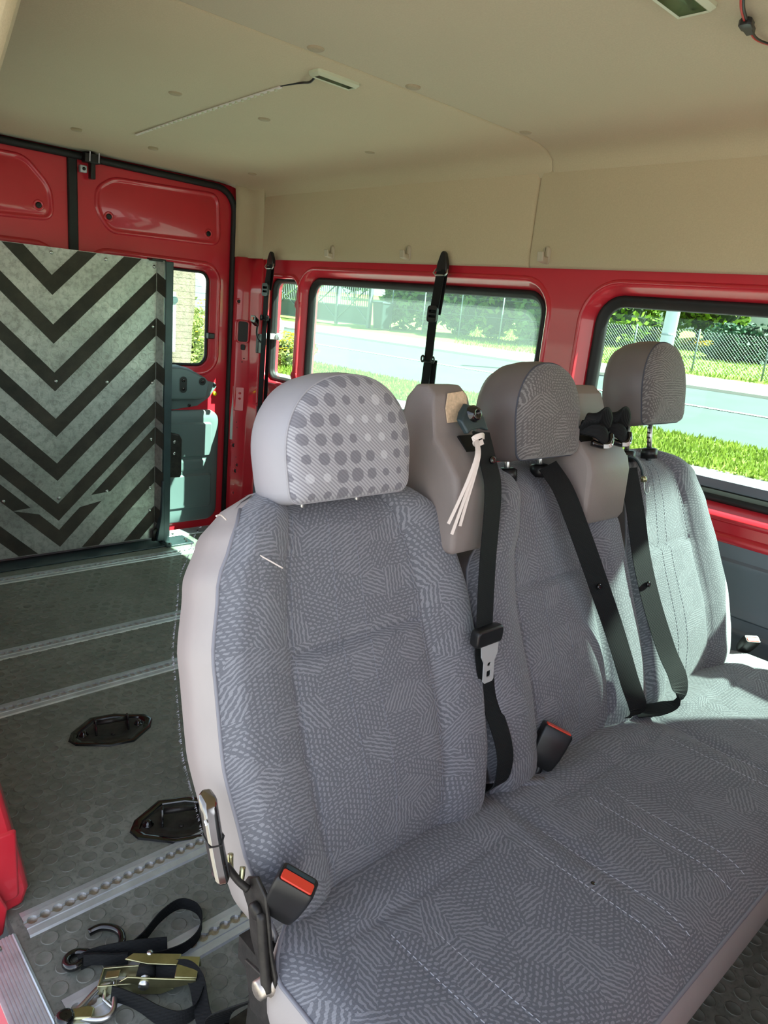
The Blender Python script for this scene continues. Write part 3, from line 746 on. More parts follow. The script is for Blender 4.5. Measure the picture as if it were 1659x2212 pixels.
b = MB(); b.box(1.63, 1.785, 3.275, 3.41, .0005, .010); fp = b.build('foot_plate', 'frame_teal', ramp, bevel=.003)
for (x, y) in ((1.755, 3.30), (1.765, 3.335), (1.66, 3.30)): b = MB(); b.lathe((x, y, .010), (0, 0, 1), [(.008, 0), (.007, .004), (.003, .005)], 10); b.build('bolt', 'black_steel', fp, smooth=True)
b = MB(); b.box(.55, 1.63, 3.29, 3.415, .0005, .008); b.build('base_plate', 'frame_teal', ramp, bevel=.003)
b = MB(); b.prism([(1.682, 3.36, .345), (1.742, 3.36, .345), (1.748, 3.36, .36), (1.748, 3.36, .545), (1.735, 3.36, .57), (1.682, 3.36, .58)], (0, .05, 0)); rb = b.build('side_bracket', 'black_steel', ramp, bevel=.004)
for z in (.475, .535): b = MB(); b.lathe((1.705, 3.36, z), (0, -1, 0), [(.009, 0), (.008, .004), (.003, .005)], 12); b.build('screw', 'bare_steel', rb, smooth=True)
b = MB(); b.tube([(1.60, 3.36, .02), (1.60, 3.36, .07), (1.628, 3.36, .08)], .012, 8); b.build('hinge_pin', 'black_steel', ramp, smooth=True)

# ================================================================== THE BENCH
bench = thing('bench_seat', (1.25, .5, 0), 'three-place grey patterned bench seat with reclining backrests', 'bench seat')
AY, AZ = .339, .941            # backrest axis (reclined)
def SP(c, u, v, d): return (c+u, .645+AY*v-AZ*d, .47+AZ*v+AY*d)
def interp(tab, v):
    if v <= tab[0][0]: return tab[0][1]
    for (a, x), (b_, y_) in zip(tab, tab[1:]):
        if v <= b_:
            t = (v-a)/(b_-a); t = t*t*(3-2*t)*.5+t*.5; return x+(y_-x)*t
    return tab[-1][1]
def backrest(c, tabL, tabR, vtop, mat, side_mat, seam_v=.335, lab=None, panel=.5):
    nu, nv = 56, 64; v0 = -.07
    def dep(t, v):
        a = abs(t)
        d = .030*sst(panel-.08, panel+.28, a)-.028*sst(.86, 1.0, a)**2
        d += .014*math.exp(-((v-.13)/.12)**2)*(1-a*a)+.006*math.exp(-((v-.45)/.07)**2)*(1-a)
        k = max(0, (v-(vtop-.075))/.075); d -= .055*k**2.4
        k = max(0, (.03-v)/.10); d -= .05*k**2
        if a < panel+.02: d -= .007*math.exp(-((v-seam_v)/.005)**2)
        d += .007*(1-sst(seam_v-.012, seam_v, v))*(1-sst(panel-.06, panel+.02, a))*sst(0, .1, v)
        d -= .006*math.exp(-((a-panel-.03)/.014)**2)*sst(v0, .05, v)
        return d
    front = []; shell = []; backrow = []
    for j in range(nv+1):
        v = v0+(vtop-v0)*j/nv; wl_, wr = interp(tabL, v), interp(tabR, v)
        row = []
        for i in range(nu+1):
            t = -1+2*i/nu; u = t*(wl_ if t < 0 else wr); row.append(SP(c, u, v, dep(t, v)))
        front.append(row)
        k = max(0, (v-(vtop-.06))/.06); th = .118-.035*k
        de = dep(1, v); dl = dep(-1, v)
        shell.append([SP(c, -wl_, v, dl), SP(c, -wl_-.004, v, dl-.010), SP(c, -wl_-.008, v, -.045), SP(c, -wl_-.004, v, -th+.02), SP(c, -wl_+.02, v, -th),
                      SP(c, wr-.02, v, -th), SP(c, wr+.004, v, -th+.02), SP(c, wr+.008, v, -.045), SP(c, wr+.004, v, de-.010), SP(c, wr, v, de)])
    b = MB(); b.loft(front, closed=False); br = b.build('backrest', mat, bench, smooth=True)
    if lab: br['label'] = lab
    b = MB(); b.loft(shell, closed=False)
    # top closure
    wl_, wr = interp(tabL, vtop), interp(tabR, vtop); th = .083; top = front[-1]
    rows = [top]
    for k in (.2, .45, .7, 1.0):
        r_ = []
        for i in range(nu+1):
            t = -1+2*i/nu; u = t*(wl_ if t < 0 else wr); d0 = dep(t, vtop); r_.append(SP(c, u, vtop+.010*math.sin(math.pi*k)*(1-t**4), d0+(-th-d0)*k))
        rows.append(r_)
    b2 = MB(); b2.loft(rows, closed=False); b2.build('top_edge', mat, br, smooth=True)
    b.build('side_panel', side_mat, br, autosmooth=60)
    # piping along the left front edge
    for s_, tab in ((-1, tabL), (1, tabR)):
        pth = [SP(c, s_*interp(tab, v0+(vtop-v0)*j/nv)*1.0, v0+(vtop-v0)*j/nv, dep(1, v0+(vtop-v0)*j/nv)-.001) for j in range(0, nv, 2)]
        b = MB(); b.tube(pth, .0028, 6); b.build('piping', 'piping', br, smooth=True)
    # stitching: dashed pairs down the panel
    b = MB()
    for tt in (-.17, .06, panel+.03, -panel-.03):
        v = -.02
        while v < vtop-.04:
            w_ = (wl_ if tt < 0 else wr); f = lambda v: interp(tabL if tt < 0 else tabR, v)
            p0 = SP(c, tt*f(v)*.95, v, dep(tt*.95, v)+.0008); p1 = SP(c, tt*f(v+.006)*.95, v+.006, dep(tt*.95, v+.006)+.0008)
            b.tube([p0, p1], .0006, 4); v += .0095
    o = b.build('stitching', 'thread', br); o['kind'] = 'stuff'
    return br
T1 = [(-.07, .195), (0, .225), (.10, .250), (.22, .262), (.36, .255), (.46, .232), (.52, .200), (.555, .170), (.58, .120)]
backrest(.705, T1, T1, .578, 'seat_fabric', 'skirt_vinyl', lab='grey patterned backrest nearest the camera with pale vinyl side')
T2L = [(-.07, .24), (.0, .262), (.10, .275), (.30, .275), (.40, .25), (.46, .19), (.52, .15), (.575, .135)]
T2R = [(-.07, .27), (.0, .288), (.15, .292), (.30, .285), (.42, .27), (.50, .20), (.54, .15), (.575, .12)]
backrest(1.222, T2L, T2R, .578, 'seat_fabric', 'dark_vinyl', lab='grey patterned middle backrest between the two belt housings', panel=.44)
T3L = [(-.07, .185), (0, .195), (.3, .195), (.45, .165), (.53, .12), (.575, .085)]
T3R = [(-.07, .22), (0, .250), (.08, .275), (.17, .285), (.30, .262), (.42, .222), (.50, .175), (.545, .13), (.575, .075)]
backrest(1.712, T3L, T3R, .575, 'seat_fabric', 'dark_vinyl', lab='grey patterned backrest beside the window')
# frayed cloth edge along the back of the near backrest
b = MB(); rr = random.Random(5)
for k in range(420):
    v = .02+.52*rr.random(); w_ = interp(T1, v)+.006
    p = Vector(SP(.705, -w_, v, -.105)); q = p+Vector((-.001-.003*rr.random(), .003*rr.uniform(-1, 1), -.003*rr.random()))
    b.add([p, p+Vector((0, 0, .0012)), q], [(0, 1, 2)])
o = b.build('frayed_edge', 'thread', bench); o['kind'] = 'stuff'
# loose threads at the shoulder
for pts in ([SP(.705, -.205, .545, .0), SP(.705, -.215, .553, .004), SP(.705, -.225, .552, .01)], [SP(.705, -.19, .50, .026), SP(.705, -.165, .480, .034), SP(.705, -.15, .468, .038)]):
    b = MB(); b.tube(smooth_path(pts, 4), .0012, 5); b.build('loose_thread', 'white_tape', bench, smooth=True)

# ---- headrests
def headrest(c, y0, z0, w, H, fmat, smat, post_len, lab, lean=.16, guide=True, seam='dark_thread'):
    ux = Vector((0, math.sin(lean), math.cos(lean))); nf = Vector((0, -math.cos(lean), math.sin(lean)))
    O = Vector((c, y0, z0))
    def P(u, v, d): return O+Vector((u, 0, 0))+ux*v+nf*d
    L = []
    rc = .018
    for k in range(6): a = math.radians(180+90*k/5); L.append((-w*.97+rc+rc*math.cos(a), rc+rc*math.sin(a)))
    for k in range(6): a = math.radians(270+90*k/5); L.append((w*.97-rc+rc*math.cos(a), rc+rc*math.sin(a)))
    hs = H*.36
    for k in range(0, 33):
        a = math.pi*k/32; e = .88
        ca, sa = math.cos(a), math.sin(a)
        L.append((w*math.copysign(abs(ca)**e, ca), hs+(H-hs)*abs(sa)**e))
    cu, cv = 0, H*.46
    def loop(s_, d, dv=0): return [P(cu+(u-cu)*s_, cv+(v-cv)*s_+dv, d) for u, v in L]
    face = [loop(1.0, .040), loop(.985, .0455), loop(.94, .0525), loop(.85, .058), loop(.65, .062), loop(.4, .064), loop(.12, .065)]
    b = MB(); b.loft(face, False, True); h = b.build('headrest', fmat, bench, smooth=True); h['label'] = lab
    b = MB(); b.loft([loop(1.0, .040), loop(1.015, .036), loop(1.055, .012), loop(1.06, -.015), loop(1.02, -.045), loop(.92, -.066), loop(.7, -.078), loop(.3, -.083)], False, True)
    b.build('shell', smat, h, smooth=True)
    b = MB(); b.tube(loop(1.004, .0395), .0018, 5, closed=True); b.build('edge_seam', seam, h, smooth=True)
    for s_ in (-.055, .055):
        b = MB(); b.tube([P(s_, -post_len-.03, -.015), P(s_, .03, -.015)], .006, 10); b.build('post', 'bare_steel', h, smooth=True)
        b = MB()
        for k in range(int(post_len/.012)): b.box(*(lambda q: (q.x-.0065, q.x-.003, q.y-.004, q.y+.004, q.z-.002, q.z+.002))(P(s_, -post_len+.012*k+.004, -.015)))
        if post_len > .03: b.build('post_notch', 'black_steel', h)
        if not guide: continue
        q = P(s_, -post_len-.004, -.015); b = MB(); b.lathe(q, ux, [(.020, -.02), (.020, .003), (.014, .006), (.008, .006)], 14); b.build('post_guide', 'black_plastic', h, smooth=True)
headrest(.698, .838, .997, .119, .182, 'dotted_fabric', 'light_vinyl', .012, 'pale grey headrest with a dotted fabric face', guide=False, seam='light_vinyl')
headrest(1.198, .838, 1.026, .102, .182, 'head_fabric', 'dark_vinyl', .022, 'brown-grey headrest in the middle with striped fabric face')
headrest(1.662, .845, 1.078, .098, .188, 'head_fabric', 'dark_vinyl', .066, 'raised brown-grey headrest on the window-side seat')

# ---- bench cushion
CX0, CX1, CY0, CY1, CZ = .452, 2.075, .238, .74, .462
nx, ny = 220, 72
def cz(x, y):
    z = CZ
    ex = min(x-CX0, CX1-x); ey = y-CY0
    z -= .030*max(0, 1-ex/.05)**2; z -= .040*max(0, 1-ey/.09)**2.2
    for xs in (.955, 1.475): z -= .006*math.exp(-((x-xs)/.018)**2)*sst(.30, .45, y)
    z -= .016*sst(.60, .70, y)
    for (xa, xb) in ((.56, .90), (1.05, 1.40), (1.58, 1.95)):
        k = sst(xa-.03, xa+.02, x)*(1-sst(xb-.02, xb+.03, x)); z -= .0055*k*math.exp(-((y-.555)/.0065)**2)
        cxm = (xa+xb)/2; z -= .008*k*math.exp(-((x-cxm)/.12)**2)*math.exp(-((y-.45)/.12)**2)
        z += .005*k*math.exp(-((y-.585)/.022)**2)
    for xs in SEAMX: z -= .0016*math.exp(-((x-xs)/.0035)**2)
    return z
SEAMX = [.60, .655, .90, .955, 1.10, 1.155, 1.42, 1.475, 1.62, 1.675, 1.90, 1.955]
def cx_of(i, j):
    x = CX0+(CX1-CX0)*i/nx
    y = CY0+(CY1-CY0)*j/ny
    if i < 40: x += .110*sst(.575, .70, y)*(1-i/40)**1.5     # rear corner drawn in
    return x, y
rows = []
for j in range(ny+1):
    rows.append([(lambda p: (p[0], p[1], cz(*p)))(cx_of(i, j)) for i in range(nx+1)])
b = MB(); b.loft(rows, closed=False); cu = b.build('seat_cushion', 'seat_fabric', bench, smooth=True); cu['label'] = 'wide grey-blue patterned bench cushion'
edge = [rows[j][0] for j in range(ny, -1, -1)]+rows[0][1:]+[rows[j][-1] for j in range(1, ny+1)]
def off(p, dx, dy, z): return (p[0]+dx, p[1]+dy, z)
def ring(do, z_):
    out = []
    for i, p in enumerate(edge):
        q = Vector(edge[max(i-1, 0)]); r_ = Vector(edge[min(i+1, len(edge)-1)]); t_ = (r_-q); nrm = Vector((t_.y, -t_.x, 0)).normalized()*-1
        nrm = -nrm if i >= 0 else nrm
        out.append((p[0]-nrm.x*do, p[1]-nrm.y*do, (p[2]+z_) if z_ > -.5 else .33))
    return out
sk = [edge, ring(-.004, -.006), ring(-.010, -.03), ring(-.010, -.06), ring(-.002, -.095), ring(.02, -.115)]
b = MB(); b.loft(sk, closed=False); b.build('cushion_skirt', 'skirt_vinyl', cu, smooth=True)
b = MB(); b.tube(edge[::2], .0032, 6); b.build('piping', 'piping', cu, smooth=True)
b = MB(); b.box(CX0+.03, CX1-.02, CY0+.03, CY1-.02, .33, .372); b.build('cushion_pan', 'black_steel', cu)
b = MB()
for xs in SEAMX:
    y = CY0+.03
    while y < .53:
        x = xs+(.02*(.53-y) if xs else 0)
        b.tube([(x, y, cz(x, y)+.0006), (x-.00013, y+.0065, cz(x, y+.0065)+.0006)], .0006, 4); y += .0105
o = b.build('stitching', 'pale_thread', cu); o['kind'] = 'stuff'
b = MB(); b.lathe((.915, .405, cz(.915, .405)), (0, 0, 1), [(.004, 0), (.002, .0006)], 8); o = b.build('ink_mark', 'gloss_black', cu)
# puckered piece of cloth pulled up behind the middle seat
b = MB(); b.ribbon(smooth_path([(.985, .665, .452), (1.03, .625, .462), (1.065, .60, .463)], 5), (.5, .5, 0), .022, .003); b.build('fabric_tuck', 'seat_fabric', cu, smooth=True)

# ---- recliner side, frame and legs
def part(name, mat, b, **k): return b.build(name, mat, bench, **k)
prof = [(.655, .545), (.668, .52), (.650, .50), (.640, .46), (.618, .425), (.596, .405), (.578, .41), (.580, .44), (.594, .47), (.602, .51), (.612, .545), (.635, .56)]
b = MB(); b.prism([(.446, y, z) for y, z in prof], (.006, 0, 0)); br = part('recliner_bracket', 'black_steel', b, bevel=.002)
b = MB(); b.tube(smooth_path([(.444, .615, .52), (.441, .603, .48), (.440, .592, .44), (.440, .587, .42)], 4), [.007]*9+[.008]*4, 8); part('link_arm', 'black_steel', b, smooth=True)
b = MB(); b.lathe((.446, .625, .517), (-1, 0, 0), [(.011, 0), (.011, .008), (.006, .010)], 14); b.build('bolt', 'black_steel', br, smooth=True)
b = MB(); b.lathe((.452, .594, .420), (-1, 0, 0), [(.016, -.004), (.016, .008), (.013, .010), (.013, .022), (.010, .024)], 14); b.build('pivot_bolt', 'worn_metal', br, smooth=True)
hp = [(.413, .708, .652), (.411, .692, .622), (.410, .676, .590), (.410, .660, .560)]
b = MB(); loops = []
for i, p in enumerate(smooth_path(hp, 4)):
    s_ = 1.0 if 0 < i < 12 else .86
    loops.append([(p.x+a*s_, p.y+c_*s_, p.z+e*s_) for a, c_, e in ((-.010, -.010, -.004), (.004, -.014, -.005), (.012, -.006, 0), (.012, .010, .004), (0, .014, .005), (-.010, .008, .003))])
b.loft(loops); hd = part('recliner_handle', 'chrome', b, bevel=.003)
b = MB(); p = Vector(smooth_path(hp, 4)[6]); b.tube([p+Vector((a, c_, e)) for a, c_, e in ((-.0104, -.0104, -.004), (.004, -.0145, -.005), (.0124, -.006, 0), (.0124, .0104, .004), (0, .0145, .005), (-.0104, .008, .003))], .0012, 5, closed=True); b.build('joint_line', 'black_plastic', hd)
b = MB(); b.prism([(.4015, .6900, .6330), (.4015, .6870, .6320), (.4015, .6875, .6345), (.4015, .6825, .6305), (.4015, .6865, .6275), (.4015, .6865, .6300), (.4015, .6895, .6310)], (-.0025, -.001, 0)); b.build('arrow_mark', 'white_body', hd)
b = MB(); b.tube(smooth_path([(.412, .662, .575), (.420, .664, .57), (.432, .655, .548), (.442, .645, .535)], 4), .005, 8); part('handle_lever', 'black_steel', b, smooth=True)
b = MB(); b.tube(smooth_path([(.432, .675, .575), (.430, .668, .553), (.436, .655, .545), (.442, .66, .56)], 4), .004, 7); part('return_spring', 'zinc', b, smooth=True)
for x in (.50, 1.25, 2.0):
    b = MB(); b.prism([(x-.006, .20+.1, .34), (x-.006, .70, .34), (x-.006, .72, .02), (x-.006, .66, .02), (x-.006, .62, .26), (x-.006, .40, .28)], (.012, 0, 0)); part('frame_leg', 'black_steel', b, bevel=.002)
b = MB(); b.tube([(.48, .66, .33), (2.03, .66, .33)], .018, 10); part('cross_tube', 'black_steel', b, smooth=True)
b = MB(); b.tube([(.48, .33, .33), (2.03, .33, .33)], .018, 10); part('cross_tube', 'black_steel', b, smooth=True)
b = MB(); b.prism([(.452, .57, .42), (.452, .66, .40), (.452, .64, .33), (.452, .50, .34)], (.005, 0, 0)); part('hinge_plate', 'black_steel', b, bevel=.002)
b = MB(); b.box(.50, .70, .70, .86, .001, .012); fpl = part('floor_foot', 'black_steel', b, bevel=.004)
b = MB(); b.lathe((.628, .804, .012), (0, 0, 1), [(.026, 0), (.026, .006), (.019, .008), (.018, .022), (.012, .026), (.006, .024)], 16); b.build('foot_bolt', 'black_steel', fpl, smooth=True)
b = MB(); b.ribbon(smooth_path([(.50, .66, .30), (.51, .74, .20), (.525, .83, .08), (.53, .85, .02)], 5), (.9, -.35, 0), .045, .002); part('frame_strap', 'webbing', b)

# ---- belt housings on the backrest shoulders
def housing(c, w, xo, lab, slots):
    # side outline (y, z); front stepped
    pr_ = [(.800, .888), (.752, .892), (.746, .902), (.748, 1.00), (.756, 1.025), (.790, 1.062), (.818, 1.085), (.828, 1.12), (.838, 1.152), (.858, 1.166), (.885, 1.164), (.905, 1.14), (.912, 1.08), (.905, .95), (.87, .888)]
    loops = []
    for t_, ins in ((-1, .014), (-.93, .004), (-.80, 0), (.80, 0), (.93, .004), (1, .014)):
        cyy = sum(p[0] for p in pr_)/len(pr_); czz = sum(p[1] for p in pr_)/len(pr_)
        lp = []
        for (y, z) in pr_:
            top = sst(1.05, 1.16, z); ww = w*(1-.10*top*top)
            dy, dz = y-cyy, z-czz; ln = math.hypot(dy, dz)
            kx = ins*(1+3.0*top*top)
            lp.append((c+xo*top+t_*ww, y-dy/ln*kx, z-dz/ln*kx))
        loops.append(lp)
    b = MB(); b.loft(loops); h = b.build('belt_housing', 'pod_plastic', bench, bevel=.007, seg=3); h['label'] = lab
    return h
h1 = housing(.940, .056, .0, 'brown-grey belt housing with a bare foam patch, between near and middle seats', 1)
h2 = housing(1.372, .080, -.005, 'brown-grey double belt housing with knotted straps, between middle and window seats', 2)
b = MB(); b.prism([(.920, .8235, 1.105), (.972, .8235, 1.108), (.974, .834, 1.150), (.966, .838, 1.158), (.926, .836, 1.154), (.918, .83, 1.13)], (0, -.002, .0005)); b.build('foam_patch', 'foam_patch', h1, bevel=.001)
for (h_, x0, x1) in ((h1, .94, .985), (h2, 1.30, 1.345), (h2, 1.375, 1.42)):
    b = MB(); b.prism([(x0, .792, 1.058), (x1, .792, 1.058), (x1, .815, 1.082), (x0, .815, 1.082)], (0, -.004, .003)); b.build('belt_slot', 'plug_black', h_)
# belt guide with bolt
gp = [(x_-.012, z_+.028) for x_, z_ in [(.945, 1.062), (.935, 1.085), (.945, 1.098), (.965, 1.112), (.985, 1.108), (1.002, 1.092), (1.004, 1.066), (.985, 1.07), (.96, 1.068)]]
b = MB(); b.loft([[(x+.0, (.815-(1.128-z)*.55), z) for x, z in gp], [(x, .803-(1.128-z)*.55, z) for x, z in grow(gp[::-1], -.003)[::-1]]]); gd_ = b.build('belt_guide', 'frame_teal', h1, bevel=.003)
b = MB(); b.lathe((.960, .804, 1.122), (0, -1, .3), [(.016, -.01), (.016, .006), (.013, .008), (.011, .014), (.006, .014), (.005, .010)], 16); b.build('guide_bolt', 'gloss_black', h1, smooth=True)

# ---- seat belts
bt = thing('seat_belt', (.98, .73, .5), 'black seat belt with metal tongue hanging down the left of the middle seat', 'seat belt', 'bench seat belts')
pth = smooth_path([(.966, .784, 1.095), (.962, .757, 1.05), (.956, .732, 1.0), (.946, .715, .88), (.940, .697, .76), (.946, .694, .71), (.954, .676, .64), (.962, .640, .57), (.955, .622, .53), (.938, .622, .495), (.92, .66, .47)], 6)
b = MB(); b.ribbon(pth, (1, 0.05, 0), .046, .0018); b.build('belt_strap', 'webbing', bt, smooth=False)
b = MB(); L = rrect(.906, .742, .974, .772, .008, 4)
b.loft([[(x, .700, z) for x, z in L], [(x, .688, z) for x, z in grow(L, .002)], [(x, .680, z) for x, z in L]]); b.build('tongue_grip', 'black_plastic', bt, bevel=.003)
b = MB(); tl = [(x_-.038, z_) for x_, z_ in [(.958, .742), (.960, .722), (.967, .710), (.967, .676), (.971, .672), (.991, .672), (.995, .676), (.995, .710), (1.002, .722), (1.004, .742)]]
tf2 = lambda a, b_, t: (a, .682+(.742-b_)*-.10+t, b_)
tb = MB(); tb.plate(tl[::-1], [rrect(.937, .682, .949, .694, .002, 2), rrect(.938, .702, .948, .709, .003, 2)], tf2, .0025); tb.build('tongue', 'tongue_steel', bt)
def stud_on(par, p): 
    b = MB(); b.lathe(p, (0, -1, .2), [(.007, 0), (.007, .004), (.005, .005), (.0025, .004)], 12); b.build('stop_button', 'gloss_black', par, smooth=True)
stud_on(bt, (.968, .754, 1.052))
bt = thing('seat_belt', (1.36, .72, .5), 'black seat belt running diagonally beside the double belt housing on the middle seat', 'seat belt', 'bench seat belts')
pth = smooth_path([(1.230, .815, 1.010), (1.242, .775, .965), (1.268, .735, .88), (1.312, .700, .775), (1.358, .665, .665), (1.390, .628, .56), (1.398, .602, .505), (1.388, .615, .478)], 6)
b = MB(); b.ribbon(pth, [(1, -.25, .20)]*len(pth), .050, .0018); b.build('belt_strap', 'webbing', bt)
stud_on(bt, (1.308, .698, .772))
bt = thing('seat_belt', (1.6, .72, .5), 'black seat belt looping off the window seat beside the double housing', 'seat belt', 'bench seat belts')
pth = smooth_path([(1.505, .785, .99), (1.500, .745, .90), (1.498, .708, .80), (1.510, .668, .70), (1.530, .622, .60), (1.535, .585, .545), (1.520, .570, .505), (1.480, .588, .484), (1.440, .625, .472)], 6)
n_ = len(pth); wdir = []
for i in range(n_): t_ = i/(n_-1); wdir.append((1-.3*t_, -.35+.9*sst(.6, .9, t_), .05))
b = MB(); b.ribbon(pth, wdir, .050, .0018); b.build('belt_strap', 'webbing', bt)
stud_on(bt, (1.502, .684, .745))
# knotted shoulder straps on the double housing
for (x, lab) in ((1.318, 'knotted black strap on the double housing, beside the middle headrest'), (1.392, 'knotted black strap on the double housing, beside the window headrest')):
    kn = thing('knotted_strap', (x, .80, 1.07), lab, 'strap', 'knotted straps on the double housing')
    b = MB(); loops = []
    for i, p in enumerate(smooth_path([(x-.02, .80, 1.075), (x-.024, .775, 1.105), (x-.005, .765, 1.125), (x+.018, .765, 1.108), (x+.02, .772, 1.085)], 5)):
        loops.append(p)
    b.ribbon(loops, [(.6, -.6, .5+.02*i) for i in range(len(loops))], .036, .006); b.build('strap_loop', 'webbing', kn, smooth=True, subsurf=1)
    b = MB(); b.ribbon(smooth_path([(x-.026, .795, 1.09), (x-.008, .765, 1.088), (x+.012, .752, 1.072), (x+.032, .762, 1.075), (x+.034, .79, 1.10)], 5), [(0, .25, 1)]*21, .034, .006); b.build('strap_fold', 'webbing', kn, smooth=True, subsurf=1)
    b = MB(); b.tube(smooth_path([(x-.012, .770, 1.062), (x+.008, .752, 1.058), (x+.022, .748, 1.066), (x+.030, .755, 1.08)], 5), .007, 8); b.build('tongue_grip', 'gloss_black', kn, smooth=True)
    b = MB(); b.ribbon(smooth_path([(x-.002, .748, 1.058), (x+.014, .742, 1.060), (x+.026, .745, 1.072)], 4), (0, .3, 1), .008, .002); b.build('tongue', 'bare_steel', kn)
# twine tied to the belt guide
tw = thing('tied_twine', (.94, .79, 1.07), 'white twine knotted to the belt guide with frayed ends hanging down', 'twine')
for dx, dz, e in ((0, 0, 0), (.006, .006, .012), (-.006, .01, -.006)):
    b = MB(); b.ribbon(smooth_path([(.938+dx*.3, .770, 1.088), (.918+dx*.5, .745, 1.068), (.902+dx, .738, 1.035), (.886+dx+e*.4, .738, .985+dz), (.874+dx+e, .742, .935+dz*2)], 5), (.9, -.5, 0), .0055, .0014); b.build('twine_end', 'white_tape', tw)
b = MB(); b.ribbon(smooth_path([(.958, .770, 1.090), (.944, .764, 1.094), (.930, .768, 1.088), (.940, .770, 1.078), (.955, .768, 1.082)], 5), (0, .2, 1), .009, .003); b.build('twine_knot', 'white_tape', tw)
# bungee hook on the window-side backrest
bu = thing('bungee_hook', (1.555, .80, .97), 'short dark cord with a small wire hook hanging on the window-side backrest', 'hook')
b = MB(); b.tube(smooth_path([(1.545, .812, 1.010), (1.562, .800, 1.004), (1.572, .788, .985), (1.578, .784, .968)], 5), .003, 7); b.build('cord', 'frame_teal', bu, smooth=True)
b = MB(); b.lathe((1.579, .782, .966), (.1, -.3, -1), [(.004, 0), (.006, .002), (.007, .012), (.003, .014)], 10); b.build('ferrule', 'zinc', bu, smooth=True)
b = MB(); b.tube(smooth_path([(1.580, .778, .955), (1.578, .774, .938), (1.585, .770, .926), (1.596, .770, .930), (1.598, .772, .942)], 5), .0012, 6); b.build('wire_hook', 'bare_steel', bu, smooth=True)

# ---- buckles
def buckle(loc, axis, face, lab, sz=1.0, stalk=None):
    """axis: towards the mouth; face: normal of the broad side"""
    t = thing('belt_buckle', loc, lab, 'buckle', 'seat belt buckles')
    a = Vector(axis).normalized(); f = Vector(face); f = (f-a*f.dot(a)).normalized(); s_ = a.cross(f)
    O = Vector(loc)
    def P(x, y, z): return O+s_*x*sz+f*y*sz+a*z*sz
    b = MB(); loops = []
    for z, w, d in ((0, .021, .011), (.006, .025, .014), (.03, .029, .0165), (.06, .031, .0175), (.082, .031, .0175), (.086, .029, .0155)):
        loops.append([P(x, y, z) for x, y in rrect(-w, -d, w, d, .006, 3)])
    b.loft(loops); b.build('buckle_body', 'black_plastic', t, autosmooth=40)
    b = MB(); b.loft([[P(x, y, .080) for x, y in rrect(-.026, -.004, .026, .0135, .003, 2)], [P(x, y, .0885) for x, y in rrect(-.026, -.004, .026, .0135, .003, 2)]]); b.build('release_button', 'red_button', t, bevel=.001)
    b = MB(); b.loft([[P(x, y, .080) for x, y in rrect(-.024, -.0125, .024, -.0060, .002, 2)], [P(x, y, .0875) for x, y in rrect(-.024, -.0125, .024, -.0060, .002, 2)]]); b.build('mouth_slot', 'frame_teal', t)
    if stalk:
        b = MB(); b.tube(smooth_path([P(0, 0, .004), P(0, 0, -.02)]+[Vector(q) for q in stalk], 4), .008, 8); b.build('stalk', 'black_plastic', t, smooth=True)
    return t
buckle((.468, .612, .508), (.12, -.36, .92), (-.80, -.55, -.1), 'large black buckle with bright red button at the near end of the bench', .86)
buckle((1.085, .632, .470), (.40, -.10, .90), (-.72, -.66, .2), 'black buckle with a faded red button between near and middle seats', .95, [(1.06, .67, .452)])
buckle((2.055, .63, .455), (-.2, -.3, .6), (-.5, -.7, .2), 'half hidden black buckle with red button by the grey side lining', .7)

# ================================================================== THINGS ON THE FLOOR
for k, ((ax, ay), (dx, dy)) in enumerate(ANCH):
    t = thing('floor_anchor', (ax, ay, 0), ['black hexagonal floor anchor standing alone in the middle of the floor', 'black hexagonal floor anchor partly behind the recliner handle'][k], 'floor anchor', 'floor anchor plates')
    e1 = Vector((dx, dy, 0)).normalized(); e2 = Vector((-e1.y, e1.x, 0)); O = Vector((ax, ay, 0))
    def A(u, v, z): return O+e1*u+e2*v+Vector((0, 0, z))
    hx = [(u_, v_*1.3) for u_, v_ in [(-.122, -.014), (-.105, -.036), (-.02, -.064), (.05, -.064), (.108, -.02), (.122, .012), (.105, .036), (.02, .062), (-.05, .062), (-.112, .012)]]
    sc_ = lambda f: [(u*f, v*f) for u, v in hx]
    b = MB(); b.loft([[A(u, v, .0003) for u, v in hx], [A(u, v, .006) for u, v in sc_(.985)], [A(u, v, .007) for u, v in sc_(.93)], [A(u, v, .005) for u, v in sc_(.82)], [A(u, v, .0015) for u, v in sc_(.80)]]); b.build('rubber_rim', 'gloss_black', t, autosmooth=30)
    b = MB(); b.loft([[A(u, v, .0012) for u, v in sc_(.80)], [A(u, v, .004) for u, v in sc_(.70)], [A(u, v, .004) for u, v in sc_(.55)], [A(u, v, .0025) for u, v in sc_(.42)]], False, True); b.build('base_plate', 'black_steel', t)
    for u in (-.045, .045):
        b = MB(); ear = [(-.022, .002), (.022, .002), (.017, .026), (.008, .044), (-.008, .044), (-.017, .026)]
        b.prism([A(u-.003, v, z) for v, z in ear], e1*.006); b.build('ear', 'gloss_black', t, bevel=.0015)
    b = MB(); b.tube([A(-.045, 0, .032), A(.045, 0, .032)], .007, 10); b.build('cross_bar', 'black_steel', t, smooth=True)
    for u, v in ((-.078, -.004), (.078, .004)):
        b = MB(); b.lathe(A(u, v, .003), (0, 0, 1), [(.014, 0), (.013, .003), (.010, .0035), (.009, .009), (.006, .0125), (.002, .0135)], 14); b.build('dome_bolt', 'gloss_black', t, smooth=True)
    b = MB(); b.lathe(A(.0, -.026, .003), (0, 0, 1), [(.006, 0), (.005, .003), (.002, .003)], 10); b.build('rivet', 'black_steel', t, smooth=True)

